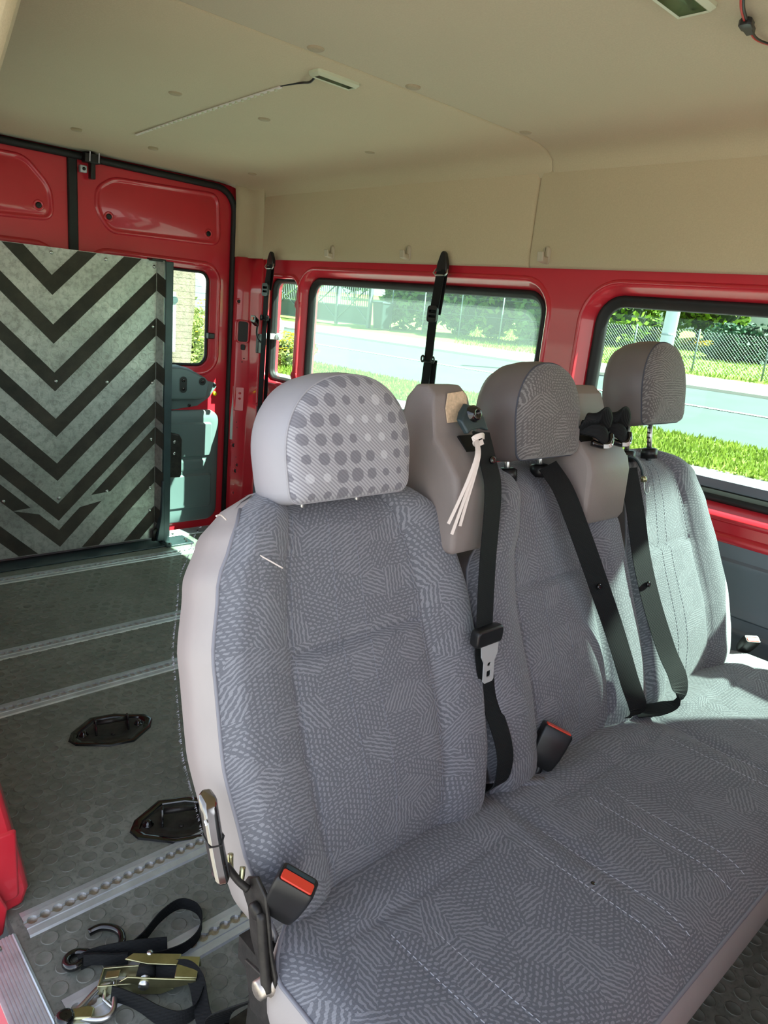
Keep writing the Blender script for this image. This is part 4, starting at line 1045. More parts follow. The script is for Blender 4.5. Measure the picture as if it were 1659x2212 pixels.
st = thing('ratchet_strap', (.5, 1.07, 0), 'black ratchet strap with zinc ratchet and curved black hooks lying on the floor', 'strap')
hk = [(.437, 1.193), (.448, 1.192), (.462, 1.187), (.478, 1.171), (.485, 1.152), (.480, 1.132), (.466, 1.121), (.448, 1.124), (.429, 1.139), (.410, 1.160), (.397, 1.167), (.384, 1.163), (.376, 1.150), (.378, 1.136), (.388, 1.130), (.402, 1.133), (.420, 1.140)]
b = MB(); b.tube(smooth_path([(x, y, .011+.004*math.sin(i*.5)) for i, (x, y) in enumerate(hk)], 4), .0078, 10); b.build('double_hook', 'gloss_black', st, smooth=True)
def web(name, pts, wd_, w=.027, th=.0022):
    b = MB(); P = smooth_path(pts, 6)
    if isinstance(wd_, list):
        n = len(P); ww = []
        for i in range(n):
            t_ = i/(n-1)*(len(wd_)-1); k = min(int(t_), len(wd_)-2); f = t_-k
            ww.append(tuple(Vector(wd_[k]).lerp(Vector(wd_[k+1]), f)))
        wd_ = ww
    b.ribbon(P, wd_, w, th); return b.build(name, 'webbing', st)
web('strap_loop', [(.480, 1.100, .020), (.515, 1.112, .018), (.567, 1.140, .017), (.612, 1.146, .017), (.634, 1.117, .017), (.630, 1.083, .017), (.605, 1.052, .017), (.570, 1.040, .018), (.530, 1.045, .020), (.500, 1.06, .02)], (0, .0, 1))
web('hook_sleeve', [(.395, 1.133, .014), (.420, 1.128, .018), (.455, 1.112, .022), (.490, 1.092, .026), (.54, 1.058, .030)], [(.2, .3, .9), (.2, .3, .9), (.1, .25, 1), (.1, .2, 1)], .030)
web('hook_sleeve', [(.402, 1.128, .022), (.418, 1.118, .022), (.446, 1.098, .020), (.47, 1.082, .02)], (.1, .2, 1), .022, .006)
web('strap_end', [(.415, 1.028, .022), (.430, 1.008, .022), (.448, .975, .022), (.466, .935, .020), (.490, .910, .019), (.520, .905, .022), (.548, .925, .03)], [(.0, .3, 1), (0, .25, 1), (.25, .35, .8), (0, .1, 1), (0, .05, 1)], .030)
web('strap_end', [(.470, 1.03, .03), (.505, .998, .042), (.535, .975, .046), (.542, .945, .040), (.530, .905, .032), (.520, .87, .030), (.530, .835, .028), (.56, .80, .03), (.60, .78, .06)], [(.6, .5, .4), (.7, .5, .4), (.8, .2, .5), (.9, .1, .5), (.9, .2, .5)], .030)
# ratchet body
def rp(name, mat, poly, th=.003, d=(0, 0, 1), bev=.001):
    b = MB(); b.prism(poly, Vector(d)*th); return b.build(name, mat, st, bevel=bev)
# side plates stand upright, long axis from (.412,1.07) to (.555,.965)
ea = Vector((.80, -.60, 0)); eb = Vector((.60, .80, 0)); RO = Vector((.480, 1.020, 0))
def Q(u, v, z): return tuple(RO+ea*u+eb*v+Vector((0, 0, z)))
for v in (-.022, .016):
    rp('side_plate', 'zinc', [Q(-.085, v, .006), (Q(.03, v, .006)), Q(.055, v, .018), Q(.02, v, .030), Q(-.02, v, .032), Q(-.085, v, .026)], .003, eb)
rp('end_plate', 'zinc', [Q(-.085, -.02, .006), Q(-.085, .018, .006), Q(-.085, .018, .026), Q(-.085, -.02, .026)], .003, ea)
for v in (-.026, .021):
    rp('handle_plate', 'zinc', [Q(-.045, v, .040), Q(-.030, v, .052), Q(.02, v, .048), Q(.095, v, .044), Q(.098, v, .024), Q(.088, v, .022), Q(.080, v, .032), Q(.05, v, .024), Q(.02, v, .026)], .003, eb)
b = MB(); b.prism([Q(.055, -.024, .046), Q(.055, .022, .046), Q(.096, .022, .044), Q(.096, -.024, .044)], (0, 0, .003)); b.build('handle_grip', 'zinc', st, bevel=.001)
b = MB(); b.prism([Q(-.045, .018, .044), Q(-.03, .024, .052), Q(.06, .024, .049), Q(.055, .0, .049), Q(.0, .002, .050)], (0, 0, .003)); b.build('handle_cover', 'zinc', st, bevel=.001)
b = MB(); b.tube([Q(.0, -.03, .034), Q(.0, .03, .034)], .010, 12); b.build('spindle', 'bare_steel', st, smooth=True)
b = MB(); b.tube([Q(.0, -.014, .034), Q(.0, .012, .034)], .018, 14); b.build('wound_strap', 'webbing', st, smooth=True)
b = MB(); b.lathe(Q(.0, .026, .040), (0, 0, 1), [(.006, 0), (.006, .014), (.003, .016)], 12); b.build('rivet', 'bare_steel', st, smooth=True)
rp('pawl', 'zinc', [Q(-.075, -.008, .026), Q(-.05, -.008, .030), Q(-.05, .008, .030), Q(-.075, .008, .026)], .003)
# delta ring and floor fitting
dl = smooth_path([(.432, 1.052, .014), (.408, 1.058, .016), (.376, 1.048, .012), (.352, 1.038, .010), (.360, 1.022, .010), (.385, 1.000, .010), (.404, .998, .012), (.416, 1.016, .014), (.428, 1.04, .014)], 4)
b = MB(); b.tube(dl[:-1], .0055, 9, closed=True); b.build('delta_ring', 'bare_steel', st, smooth=True)
b = MB(); b.tube([(.412, 1.050, .016), (.402, 1.030, .014), (.408, 1.008, .014)], .0035, 7); b.build('ring_bridge', 'bare_steel', st, smooth=True)
ft = thing('rail_fitting', (.352, 1.03, 0), 'zinc floor fitting with a black knob clipped to the strap ring', 'fitting')
b = MB(); b.prism([(.340, 1.030, .002), (.372, 1.008, .002), (.384, 1.024, .002), (.378, 1.036, .002), (.35, 1.048, .002)], (0, 0, .014)); b.build('fitting_body', 'zinc', ft, bevel=.003)
b = MB(); b.lathe((.334, 1.036, .004), (0, 0, 1), [(.014, 0), (.017, .006), (.017, .016), (.012, .021), (.004, .019)], 14); b.build('knob', 'gloss_black', ft, smooth=True)
# chrome ring on the second rail, half behind the near backrest
t = thing('tie_down_ring', (1.37, 2.55, 0), 'chrome tie-down ring on the floor rail half behind the near backrest', 'ring')
b = MB(); b.lathe((1.375, 2.515, .006), (0, 0, 1), [(.03, 0), (.03, .014), (.022, .022), (.008, .024)], 14); b.build('ring_base', 'chrome', t, smooth=True)
for k, r_ in enumerate((.036, .028)):
    b = MB(); b.tube([(1.37+.0*k+r_*math.cos(a)*.7, 2.51-.01*k+r_*math.cos(a)*.4, .05+r_*math.sin(a)*1.25) for a in [2*math.pi*i/20 for i in range(20)]], .005, 8, closed=True); b.build('ring_loop', 'chrome', t, smooth=True)

# ================================================================== CEILING FITTINGS
def lamp(c, y, lab, wdx=.075, wdy=.028):
    t = thing('roof_lamp', (c, y, ZC-.005), lab, 'lamp', 'roof lamps')
    L = rrect(c-wdx, y-wdy, c+wdx, y+wdy, .010, 4); z = ZC-.002
    b = MB(); b.loft([[(x, yy, z+.006) for x, yy in L], [(x, yy, z-.006) for x, yy in grow(L, -.001)], [(x, yy, z-.013) for x, yy in grow(L, -.010)], [(x, yy, z-.011) for x, yy in grow(L, -.014)]], False, False); b.build('lamp_bezel', 'lamp_plastic', t, autosmooth=35)
    b = MB(); b.prism([(x, yy, z-.011) for x, yy in grow(L, -.013)], (0, 0, .002)); b.build('lamp_lens', 'lamp_lens', t)
    b = MB(); b.prism([(x, yy, z+.004) for x, yy in grow(L, -.013)], (0, 0, .001)); b.build('reflector', 'lamp_plastic', t)
    b = MB(); b.tube([(c-.04, y, z-.002), (c+.04, y, z-.002)], .004, 8); b.build('bulb', 'bare_steel', t, smooth=True)
    b = MB(); b.tube([(c-.05, y+.008, z-.004), (c-.05, y-.008, z-.004), (c+.045, y-.008, z-.004), (c+.05, y+.004, z-.004)], .0018, 5); b.build('bulb_clip', 'black_steel', t)
    return t
lamp(1.306, 1.708, 'rectangular pale roof lamp beside the headliner seam', .072, .026)
lamp(1.335, .762, 'roof lamp at the top edge of the picture beside the red wire', .060, .040)
t = thing('led_strip', (1.32, 2.4, ZC), 'thin LED strip taped along the headliner with a black lead to the lamp', 'light strip')
zl_ = ZC-.004
b = MB(); b.ribbon(smooth_path([(1.276, 1.915, zl_), (1.30, 2.3, zl_), (1.325, 2.7, zl_-.002), (1.343, 3.01, zl_-.006)], 8), (1, 0, 0), .011, .003); sp = b.build('strip_tape', 'white_tape', t)
for k in range(28):
    f = k/27; b = MB(); yy = 1.94+1.05*f; xx = 1.277+.066*f-.003*math.sin(f*math.pi); b.box(xx-.003, xx+.003, yy-.004, yy+.004, zl_-.007, zl_-.002); b.build('led_chip', 'lamp_plastic', sp)
b = MB(); b.tube(smooth_path([(1.262, 1.732, ZC-.006), (1.272, 1.77, ZC-.012), (1.284, 1.82, ZC-.004), (1.282, 1.86, ZC-.001), (1.276, 1.918, ZC+.0)], 6), .0032, 7); b.build('lead', 'black_plastic', t, smooth=True)
t = thing('wire_lead', (1.45, .70, ZC), 'red and black twin wire with a black plug dangling under the headliner', 'wire')
for dx, mt in ((0, 'red_wire'), (.004, 'black_plastic')):
    b = MB(); b.tube(smooth_path([(1.365, .672-dx, ZC-.004), (1.40, .684-dx, ZC-.012), (1.432, .693-dx, ZC-.014), (1.455, .699-dx, ZC-.014)], 6), .0026, 7); b.build('wire', mt, t, smooth=True)
    b = MB(); b.tube(smooth_path([(1.505, .708-dx, ZC-.016), (1.54, .715-dx, ZC-.014), (1.58, .716-dx, ZC-.010), (1.64, .706-dx, ZC-.004), (1.72, .69-dx, ZC-.002)], 6), .0020, 7); b.build('wire', mt, t, smooth=True)
b = MB(); b.loft([[(x, y_+.703+(x-1.48)*.18, z+ZC-.015) for y_, z in rrect(-w, -.006, w, .006, .002, 2)] for x, w in ((1.450, .007), (1.456, .012), (1.478, .012), (1.484, .009), (1.506, .008))]); b.build('plug', 'black_plastic', t, bevel=.001)

# ---- coat hooks on the felt liner
for (y, z, lab) in ((2.776, 1.512, 'beige plastic coat hook nearest the rear doors'), (2.272, 1.514, 'beige plastic coat hook between the two hanging straps and the seam, middle of three'), (1.582, 1.514, 'beige plastic coat hook just beside the liner seam')):
    t = thing('coat_hook', (2.18, y, z), lab, 'hook', 'coat hooks on the liner')
    L = [(y+a, z+c_) for a, c_ in rrect(-.016, -.028, .016, .034, [.014, .014, .016, .016], 5)]
    b = MB(); b.loft([[(2.184, a, c_) for a, c_ in L], [(2.172, a, c_) for a, c_ in grow(L, -.002)], [(2.168, a, c_) for a, c_ in grow(L, -.007)]], False, True); b.build('hook_plate', 'hook_plastic', t, autosmooth=50)
    b = MB(); b.prism([(2.172, y-.014, z-.026), (2.140, y-.014, z-.020), (2.136, y-.014, z+.012), (2.146, y-.014, z+.010), (2.150, y-.014, z-.004), (2.172, y-.014, z-.002)], (0, .026, 0)); b.build('hook_arm', 'hook_plastic', t, bevel=.004)
    b = MB(); b.lathe((2.168, y+.010, z-.012), (-1, 0, 0), [(.005, -.002), (.005, .001), (.002, .001)], 10); b.build('screw', 'plug_black', t, smooth=True)

# ---- hanging harness straps by the windows
def harness(y0, zs, lab, buckle_):
    X = 2.150; t = thing('hanging_strap', (X, y0, 1.5), lab, 'strap', 'hanging harness straps')
    def R_(pts, w=.050): 
        b = MB(); b.ribbon(smooth_path(pts, 5), (.12, 1, 0), w, .003); return b.build('strap_web', 'webbing', t)
    (zt, zr, zb, zm, ze) = zs
    b = MB(); L = [(-.030, zr), (-.028, zr+.03), (-.012, zt-.008), (0, zt), (.012, zt-.008), (.028, zr+.03), (.030, zr)]
    b.loft([[(X+.012, y0+a, z) for a, z in L], [(X-.006, y0+a*.9, z) for a, z in L]]); b.build('anchor_cover', 'black_plastic', t, bevel=.004)
    b = MB(); b.tube([(X, y0-.03, zr+.012), (X-.008, y0-.036, zr-.004), (X-.006, y0-.026, zr-.012), (X-.006, y0+.026, zr-.012), (X-.008, y0+.036, zr-.004), (X, y0+.03, zr+.012)], .0035, 8); b.build('d_ring', 'bare_steel', t, smooth=True)
    R_([(X-.004, y0, zr+.01), (X-.008, y0+.004, (zr+zb)/2), (X-.012, y0+.008, zb)])
    R_([(X+.006, y0-.012, zr+.01), (X+.006, y0-.006, (zr+zb)/2), (X+.004, y0, zb)], .036)
    L = rrect(y0-.026+.008, zb-.032, y0+.026+.008, zb+.032, .012, 5)
    b = MB(); b.plate(L, [rrect(y0-.014, zb+.004, y0+.026, zb+.016, .004, 3)[::-1], rrect(y0-.014, zb-.014, y0+.026, zb-.004, .004, 3)[::-1]], lambda a, c_, tt: (X-.022+tt, a, c_), .012); b.build('slider', 'black_plastic', t, bevel=.002)
    b = MB(); b.tube([(X-.016, y0-.012, zb), (X-.016, y0+.028, zb)], .005, 8); b.build('slider_bar', 'bare_steel', t, smooth=True)
    R_([(X-.010, y0+.008, zb), (X-.010, y0+.010, (zb+zm)/2), (X-.008, y0+.012, zm)])
    for s_ in (-.026, .030):
        b = MB(); b.tube([(X-.012, y0+.010+s_+.008*math.cos(a), zm+.012*math.sin(a)) for a in [2*math.pi*i/14 for i in range(14)]], .004, 7, closed=True); b.build('ring', 'black_plastic', t, smooth=True)
    b = MB(); b.tube([(X-.012, y0-.016, zm-.010), (X-.012, y0+.040, zm-.010)], .004, 7); b.build('ring_bar', 'black_plastic', t, smooth=True)
    R_([(X-.008, y0+.012, zm), (X-.012, y0+.014, (zm+ze)/2), (X-.010, y0+.016, ze)])
    R_([(X+.002, y0-.012, zm), (X+.004, y0-.010, (zm+ze)/2), (X+.002, y0-.004, ze)], .036)
    return t
harness(2.045, (1.525, 1.445, 1.285, 1.108, .70), 'long black harness strap hanging across the wide screened window', False)
hs = harness(3.238, (1.512, 1.440, 1.325, 1.185, .45), 'long black harness strap with an orange-labelled buckle hanging beside the rear pillar', True)
b = MB(); b.loft([[(2.126-k*.010, 3.30+a, 1.155+c_+k*.008) for a, c_ in rrect(-.022, -.018, .022, .018, .006, 3)] for k in (0, 1, 2.6)]); bb = b.build('strap_buckle', 'gloss_black', hs, bevel=.003)
b = MB(); b.box(2.097, 2.101, 3.292, 3.308, 1.170, 1.184); b.build('buckle_label', 'orange_label', bb)
b = MB(); b.tube(smooth_path([(2.13, 3.30, 1.14), (2.135, 3.31, 1.10), (2.14, 3.29, 1.065), (2.15, 3.26, 1.06)], 5), .006, 8); b.build('buckle_cable', 'black_plastic', hs, smooth=True)
b = MB(); b.box(2.14, 2.165, 3.30, 3.325, 1.0, 1.10); b.build('cable_bracket', 'black_plastic', hs, bevel=.004)
b = MB(); b.ribbon(smooth_path([(2.138, 2.062, .985), (2.136, 2.063, .94), (2.136, 2.064, .90)], 4), (0, 1, 0), .030, .0012)
o = b.build('care_label', 'black_plastic', bpy.data.objects['hanging_strap'])
for (y, z) in ((3.052, 1.268), (3.052, .915), (3.42, 1.46)):
    disc(wall_r, (2.198, y, z), (-1, 0, 0), .013, 'hole_plug', 'plug_black', .004, 'red_paint')

# ================================================================== OUTSIDE (the road rises away from the van)
G0, GS = -.6, .06
def gz(x): return G0+GS*(x-2) if x > 2 else G0
def strip(name, mat, x0, x1, label, dz=0, y0=-60, y1=110, n=6):
    b = MB(); b.loft([[(x0+(x1-x0)*i/n, y0, gz(x0+(x1-x0)*i/n)+dz) for i in range(n+1)], [(x0+(x1-x0)*i/n, y1, gz(x0+(x1-x0)*i/n)+dz) for i in range(n+1)]], closed=False)
    o = b.build(name, mat); return tag(o, label, kind='structure')
strip('yard_ground', 'pavement', -70, 2, 'pale paved yard round the van', 0, n=2)
strip('verge_path', 'pavement', 2, 8.85, 'pale paved strip beside the van')
strip('grass_verge', 'grass_soil', 8.85, 10.6, 'narrow grass verge along the near side of the road')
strip('road', 'asphalt', 10.6, 16.3, 'grey asphalt road running past the van')
strip('road_line', 'road_paint', 13.62, 13.74, 'white painted line along the middle of the road', .012)
strip('kerb', 'kerb_stone', 16.3, 16.5, 'stone kerb along the far side of the road', .06)
strip('footpath', 'pavement', 16.5, 18.6, 'pale footpath across the road', .05)
strip('garden_lawn', 'lawn', 18.6, 60, 'bright garden lawn beyond the footpath', .04, n=8)
# grass blades on the verge and the lawn edge
rg = random.Random(11); b = MB()
def blade(x, y, hgt, z0):
    a = rg.uniform(0, 6.28); w = .012+.012*rg.random(); lean = Vector((rg.uniform(-.4, .4), rg.uniform(-.4, .4), 1))*hgt
    p = Vector((x, y, z0)); d = Vector((math.cos(a), math.sin(a), 0))*w
    b.add([p-d, p+d, p+lean], [(0, 1, 2)])
for k in range(26000):
    y = rg.uniform(2.0, 20); x = rg.uniform(8.8, 10.65); blade(x, y, rg.uniform(.03, .085), gz(x))
o = b.build('verge_grass', 'grass_blade'); tag(o, 'tufty green grass growing on the roadside verge', 'grass', kind='stuff')
b = MB()
for k in range(14000):
    x = rg.uniform(18.6, 30); y = rg.uniform(5, 18)*x/20; blade(x, y, rg.uniform(.05, .12), gz(x)+.04)
o = b.build('lawn_grass', 'grass_blade'); tag(o, 'short sunny grass on the garden lawn', 'grass', kind='stuff')
# plants
def plant(name, loc, rx, rz, mat, label, cat, n=1600, leaf=.12, trunk=0, core=.72, flowers=None, group=None, ry=None, seed=1):
    rr = random.Random(seed); ry = ry or rx; x0, y0, z0 = loc
    t = thing(name, loc, label, cat, group)
    b = MB(); zc = z0+trunk+rz
    blobs = [(Vector((rr.uniform(-.5, .5)*rx, rr.uniform(-.5, .5)*ry, rr.uniform(-.45, .55)*rz)), rr.uniform(.45, .68)) for _ in range(9)]+[(Vector((0, 0, 0)), .75)]
    for _ in range(n):
        c_, s_ = rr.choice(blobs); v = Vector((rr.gauss(0, 1), rr.gauss(0, 1), rr.gauss(0, 1))).normalized()*(rr.random()**.25)
        p = Vector((x0, y0, zc))+c_+Vector((v.x*rx*s_, v.y*ry*s_, v.z*rz*s_))
        if p.z < z0+.02: continue
        d1 = Vector((rr.gauss(0, 1), rr.gauss(0, 1), rr.gauss(0, .6))).normalized()*leaf*rr.uniform(.6, 1.2); d2 = d1.orthogonal().normalized()*leaf*.5
        d2.rotate(Matrix.Rotation(rr.uniform(0, 6.28), 3, d1))
        b.add([p-d1, p+d2, p+d1, p-d2], [(0, 1, 2, 3)])
    b.build('foliage', mat, t)
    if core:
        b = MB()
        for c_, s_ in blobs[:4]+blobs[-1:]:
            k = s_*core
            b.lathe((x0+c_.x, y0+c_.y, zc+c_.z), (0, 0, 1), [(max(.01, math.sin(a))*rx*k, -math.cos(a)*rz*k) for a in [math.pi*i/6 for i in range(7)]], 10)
        o = b.build('inner_branches', 'core_dark', t)  # dark lumps filling the middle of the foliage
    if trunk:
        b = MB(); b.tube([(x0, y0, z0-.1), (x0+.05, y0, z0+trunk*.5), (x0, y0+.05, z0+trunk+rz*.6)], [.16, .11, .07], 8); b.build('trunk', 'bark', t, smooth=True)
    if flowers:
        b = MB()
        for _ in range(flowers):
            v = Vector((rr.gauss(0, 1), rr.gauss(0, 1), abs(rr.gauss(0, 1)))).normalized(); p = Vector((x0+v.x*rx, y0+v.y*ry, zc+v.z*rz)); q = leaf*.6
            b.add([p+Vector((-q, 0, 0)), p+Vector((0, q, 0)), p+Vector((q, 0, 0)), p+Vector((0, -q, .02))], [(0, 1, 2, 3)])
        o = b.build('blossom', 'petal_yellow', t); o['kind'] = 'stuff'
    return t
# hedge seen through the screened window, row of shrubs behind the chain-link fence
hl = ['beside the wheelie bin', 'rounded, second shrub from the bin', 'behind the harness strap', 'right of the harness strap', 'behind the second fence post from the bin', 'darkest, beside the middle headrest', 'lime tinted, at the right end of the row']
hp_ = [(21.6, 22.6), (21.6, 21.2), (21.7, 19.9), (21.8, 18.6), (21.8, 17.3), (21.8, 16.0), (21.9, 14.7)]
for k, (x, y) in enumerate(hp_):
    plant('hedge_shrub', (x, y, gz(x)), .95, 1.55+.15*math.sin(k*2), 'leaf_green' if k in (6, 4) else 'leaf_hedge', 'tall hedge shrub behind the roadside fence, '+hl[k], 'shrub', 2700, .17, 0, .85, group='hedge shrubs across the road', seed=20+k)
plant('hedge_shrub', (23.5, 33.0, gz(23.5)), 1.4, 2.2, 'leaf_green', 'bright green shrub beyond the gate, seen in the quarter window', 'shrub', 1800, .16, 0, .75, group='hedge shrubs across the road', seed=31)
# garden trees in the clear window
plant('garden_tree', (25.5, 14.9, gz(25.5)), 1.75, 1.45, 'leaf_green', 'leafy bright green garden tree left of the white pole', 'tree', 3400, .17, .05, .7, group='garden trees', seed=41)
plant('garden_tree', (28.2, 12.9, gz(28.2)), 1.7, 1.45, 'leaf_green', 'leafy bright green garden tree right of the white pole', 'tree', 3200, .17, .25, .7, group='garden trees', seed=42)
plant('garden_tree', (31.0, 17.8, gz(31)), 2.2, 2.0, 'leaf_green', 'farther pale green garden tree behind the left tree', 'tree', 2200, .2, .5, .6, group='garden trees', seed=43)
for k, (x, y, r_, lab) in enumerate(((27.5, 16.9, .42, 'yellow flowering clump at the left edge of the clear window'), (27.6, 14.55, .45, 'yellow flowering clump left of the white pole'), (27.2, 12.6, .35, 'yellow and red flowering clump right of the white pole'), (27.0, 11.9, .32, 'low yellow flowering clump beside the dark shrub'))):
    plant('flower_clump', (x, y, gz(x)), r_*1.3, r_*.7, 'leaf_bush', lab, 'flowers', 400, .09, 0, .6, 240, 'garden flower clumps', seed=50+k)
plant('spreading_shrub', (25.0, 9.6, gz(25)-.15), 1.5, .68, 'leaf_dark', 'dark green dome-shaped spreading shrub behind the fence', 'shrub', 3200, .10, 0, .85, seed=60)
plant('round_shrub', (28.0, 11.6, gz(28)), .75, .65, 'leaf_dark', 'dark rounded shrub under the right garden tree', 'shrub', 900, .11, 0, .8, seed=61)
plant('low_shrub', (29.5, 15.0, gz(29.5)), .8, .6, 'leaf_hedge', 'pale low shrub behind the white pole', 'shrub', 800, .12, 0, .7, seed=62)
# shrubs and yellow weeds seen through the quarter window and the rear window
plant('weed_clump', (9.6, 14.0, gz(9.6)), .75, .38, 'leaf_bush', 'yellow flowering weed clump on the verge, seen in the quarter window', 'weeds', 900, .07, 0, .5, 420, seed=70)
plant('wild_bush', (6.55, 12.4, gz(6.9)-.05), .62, .80, 'leaf_bush', 'loose grey-green bush seen through the rear door window', 'bush', 2600, .055, 0, .35, 60, seed=71)
# big trunk behind the van with a grey plate
t = thing('tree_trunk', (5.62, 11.2, gz(5.6)), 'thick rough tree trunk right behind the rear door window', 'tree')
b = MB(); P = []
rows = []
for z in (-.3, .2, .8, 1.5, 2.2, 3.2, 5):
    rows.append([(5.50+(.40+.05*math.sin(3*a+z)+.03*math.sin(7*a+2*z)+.10*max(0, .3-z))*math.cos(a), 11.2+(.40+.05*math.sin(3*a+z)+.03*math.sin(7*a+2*z))*math.sin(a), gz(5.6)+z) for a in [2*math.pi*i/28 for i in range(28)]])
b.loft(rows); b.build('trunk', 'bark', t, smooth=True)
b = MB(); b.prism([(x, 10.66, z) for x, z in rrect(5.18, .35, 5.40, 1.25, .01, 2)], (0, .02, 0)); pl2 = b.build('grey_plate', 'sign_grey', t)
b = MB(); b.lathe((5.37, 10.655, 1.13), (0, -1, 0), [(.055, 0), (.055, .01), (.03, .012)], 16); b.build('round_disc', 'frame_teal', t)
# white parked vehicle behind the bush
t = thing('parked_vehicle', (9.2, 16.0, gz(9)), 'white rounded parked vehicle behind the bush at the rear', 'vehicle')
b = MB(); prof = [(-2.2, .30), (-2.25, .9), (-2.0, 1.15), (-1.2, 1.75), (-.7, 1.92), (1.9, 1.95), (2.2, 1.6), (2.25, .30)]
b.loft([[(9.2-.85*ins, 16.6+y_*ins2, gz(9)+z_) for y_, z_ in prof] for ins, ins2 in ((1, .97), (.9, 1), (-.9, 1), (-1, .97))]); b.build('body', 'white_body', t, bevel=.06, seg=3)
for wy in (-1.4, 1.4):
    b = MB(); b.lathe((8.40, 16.6+wy, gz(9)+.32), (-1, 0, 0), [(.32, -.1), (.33, 0), (.30, .06), (.18, .06)], 18); b.build('wheel', 'black_rubber', t)
# chain-link fence along the garden, posts and mesh
fn = thing('chain_link_fence', (19.3, 10, gz(19.3)), 'low chain-link fence with thin posts along the garden', 'fence')
FX = 19.3; FZ = gz(FX)+.04
for k, y in enumerate((3.4, 5.2, 7.0, 8.8, 10.6, 12.4)):
    b = MB(); b.tube([(FX, y, FZ), (FX, y, FZ+1.12)], .022, 8); b.build('fence_post', 'fence_metal', fn, smooth=True)
b = MB(); s_ = .085
k = -14
while k < 130:
    for sg in (1, -1):
        y0 = 3.4+k*s_; pts = []
        a, c_ = y0, 0; h_ = 1.05
        ya, yb = (y0, y0+h_) if sg == 1 else (y0+h_, y0)
        za, zb = 0, h_
        # clip to the fence run
        def cl(y, z): return (y, z)
        lo, hi = 3.4, 12.4
        t0, t1 = 0.0, 1.0
        dy = yb-ya
        for bound, sgn in ((lo, 1), (hi, -1)):
            fa, fb = sgn*(ya-bound), sgn*(yb-bound)
            if fa < 0 and fb < 0: t0 = 2
            elif fa < 0: t0 = max(t0, fa/(fa-fb))
            elif fb < 0: t1 = min(t1, fa/(fa-fb))
        if t0 < t1: b.tube([(FX+.005*sg, ya+dy*t0, FZ+.03+h_*t0), (FX+.005*sg, ya+dy*t1, FZ+.03+h_*t1)], .0042, 3)
    k += 1
o = b.build('wire_mesh', 'fence_metal', fn); o['kind'] = 'stuff'
fn = thing('hedge_fence', (20.4, 18, gz(20.4)), 'wire fence with thin posts in front of the hedge', 'fence')
for y in (14.4, 16.3, 18.2, 20.1, 21.9):
    b = MB(); b.tube([(20.4, y, gz(20.4)), (20.4, y, gz(20.4)+1.75)], .025, 8); b.build('fence_post', 'fence_metal', fn, smooth=True)
for z in (.3, .9, 1.5):
    b = MB(); b.tube([(20.4, 14.4, gz(20.4)+z), (20.4, 21.9, gz(20.4)+z)], .006, 4); b.build('fence_wire', 'fence_metal', fn)
# gate
gt = thing('driveway_gate', (20.1, 25, gz(20.1)), 'tall grey metal bar gate with diagonal braces and solid lower panel', 'gate')
GX = 20.1; gzz = gz(GX)+.05
for y in (22.9, 25.0, 27.3, 30.2):
    b = MB(); b.box(GX-.07, GX+.07, y-.07, y+.07, gzz, gzz+2.6); b.build('gate_post', 'fence_metal', gt)
for z in (.08, .78, 1.7, 2.4):
    b = MB(); b.box(GX-.025, GX+.025, 22.9, 30.2, gzz+z, gzz+z+.05); b.build('gate_rail', 'fence_metal', gt)
b = MB(); b.box(GX-.012, GX+.012, 22.9, 30.2, gzz+.1, gzz+.78); b.build('lower_panel', 'dark_board', gt)
for k in range(52):
    y = 22.98+k*.14
    b = MB(); b.box(GX-.012, GX+.012, y-.014, y+.014, gzz+.80, gzz+2.5); b.build('gate_bar', 'fence_metal', gt)
for (ya, yb) in ((22.9, 25.0), (25.0, 27.3), (27.3, 30.2)):
    b = MB(); b.tube([(GX-.03, ya, gzz+.2), (GX-.03, yb, gzz+1.7)], .025, 6); b.build('gate_brace', 'fence_metal', gt)
    b = MB(); b.tube([(GX-.03, yb, gzz+.2), (GX-.03, ya, gzz+1.7)], .025, 6); b.build('gate_brace', 'fence_metal', gt)
# wheelie bin
t = thing('wheelie_bin', (20.0, 22.0, gz(20)), 'dark wheelie bin standing by the gate and hedge', 'bin')
b = MB(); x, y, z = 20.0, 22.0, gz(20)+.05
b.loft([[(x+a, y+c_, z+h_) for a, c_ in rrect(-w, -w, w, w, .05, 3)] for h_, w in ((.05, .24), (1.0, .31), (1.02, .33))]); b.build('bin_body', 'bin_plastic', t)
b = MB(); b.loft([[(x+a, y+c_, z+h_) for a, c_ in rrect(-w, -w, w, w, .05, 3)] for h_, w in ((1.02, .34), (1.06, .33), (1.10, .22))]); b.build('bin_lid', 'bin_plastic', t)
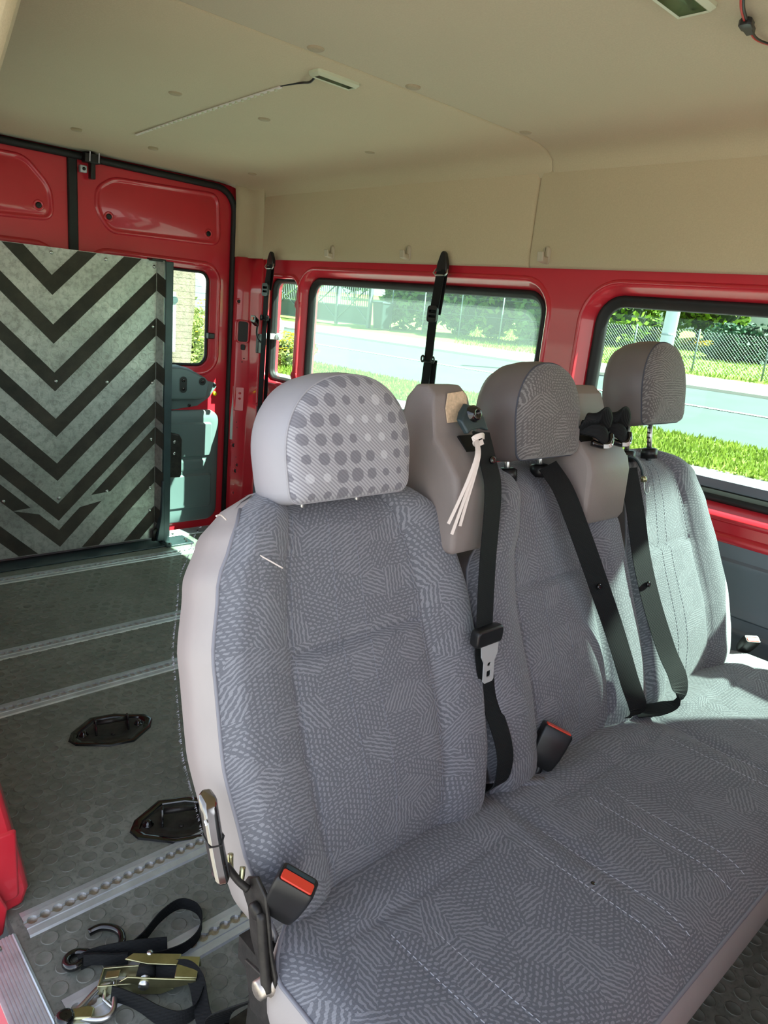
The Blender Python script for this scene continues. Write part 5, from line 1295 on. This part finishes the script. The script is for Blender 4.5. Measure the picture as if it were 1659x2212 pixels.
# white pole
t = thing('utility_pole', (14.9+2.0, 8.35, gz(17)), 'thick white utility pole beside the far footpath', 'pole')
b = MB(); b.tube([(17.0, 8.52, gz(17)-.2), (17.0, 8.38, gz(17)+6)], [.17, .13], 18); b.build('pole_shaft', 'pole_white', t, smooth=True)
b = MB(); b.lathe((17.0, 8.49, gz(17)+1.05), (0, 0, 1), [(.172, 0), (.176, .02), (.172, .04)], 18); b.build('pole_band', 'sign_grey', t)
# house
hs_ = thing('white_house', (33, 11, gz(33)), 'white rendered house corner with a brown boarded opening', 'house')
b = MB(); b.box(32.0, 38.0, 4.0, 12.6, gz(33)-.3, gz(33)+6); b.build('house_wall', 'white_render', hs_)
b = MB(); b.box(31.93, 32.02, 8.6, 11.0, gz(33)+.2, gz(33)+3.2); b.build('boarded_opening', 'brown_board', hs_)
b = MB(); b.box(31.90, 32.02, 11.0, 11.2, gz(33)+.2, gz(33)+3.2); b.build('opening_frame', 'pole_white', hs_)
b = MB(); b.box(31.6, 31.75, 12.6, 12.8, gz(33), gz(33)+5); b.build('downpipe', 'frame_teal', hs_)
hs2 = thing('grey_house', (44, 22, gz(44)), 'pale grey house behind the garden trees', 'house')
b = MB(); b.box(44, 52, 14, 34, gz(44)-.3, gz(44)+6); b.build('house_wall', 'white_render', hs2)
for y in (16, 20, 24, 28):
    b = MB(); b.box(43.93, 44.02, y, y+1.4, gz(44)+1, gz(44)+2.6); w_ = b.build('window_frame', 'pole_white', hs2)
    b = MB(); b.box(43.90, 43.95, y+.1, y+1.3, gz(44)+1.1, gz(44)+2.5); b.build('pane', 'frame_teal', w_)
# distant greenery closing the view
for k in range(9):
    x, y = 46+2*math.sin(k), 41+k*8
    plant('distant_tree', (x, y, gz(40)), 3.6, 3.6, 'leaf_hedge', ['distant tree beyond the gate, '+w for w in ('nearest the grey house', 'second from the grey house', 'third from the grey house', 'fourth from the grey house', 'fifth from the grey house', 'sixth from the grey house', 'seventh from the grey house', 'eighth from the grey house', 'farthest from the grey house')][k], 'tree', 900, .45, .8, .8, group='distant trees', seed=90+k)
for k in range(5):
    plant('yard_tree', (-4+5.2*k, 31+1.5*math.sin(k*2), gz(2+3*k)), 2.6, 3.2, 'leaf_hedge', ['yard tree behind the van, '+w for w in ('farthest left', 'second from the left', 'middle one', 'second from the right', 'farthest right')][k], 'tree', 1100, .35, .8, .8, group='yard trees behind the van', seed=110+k)
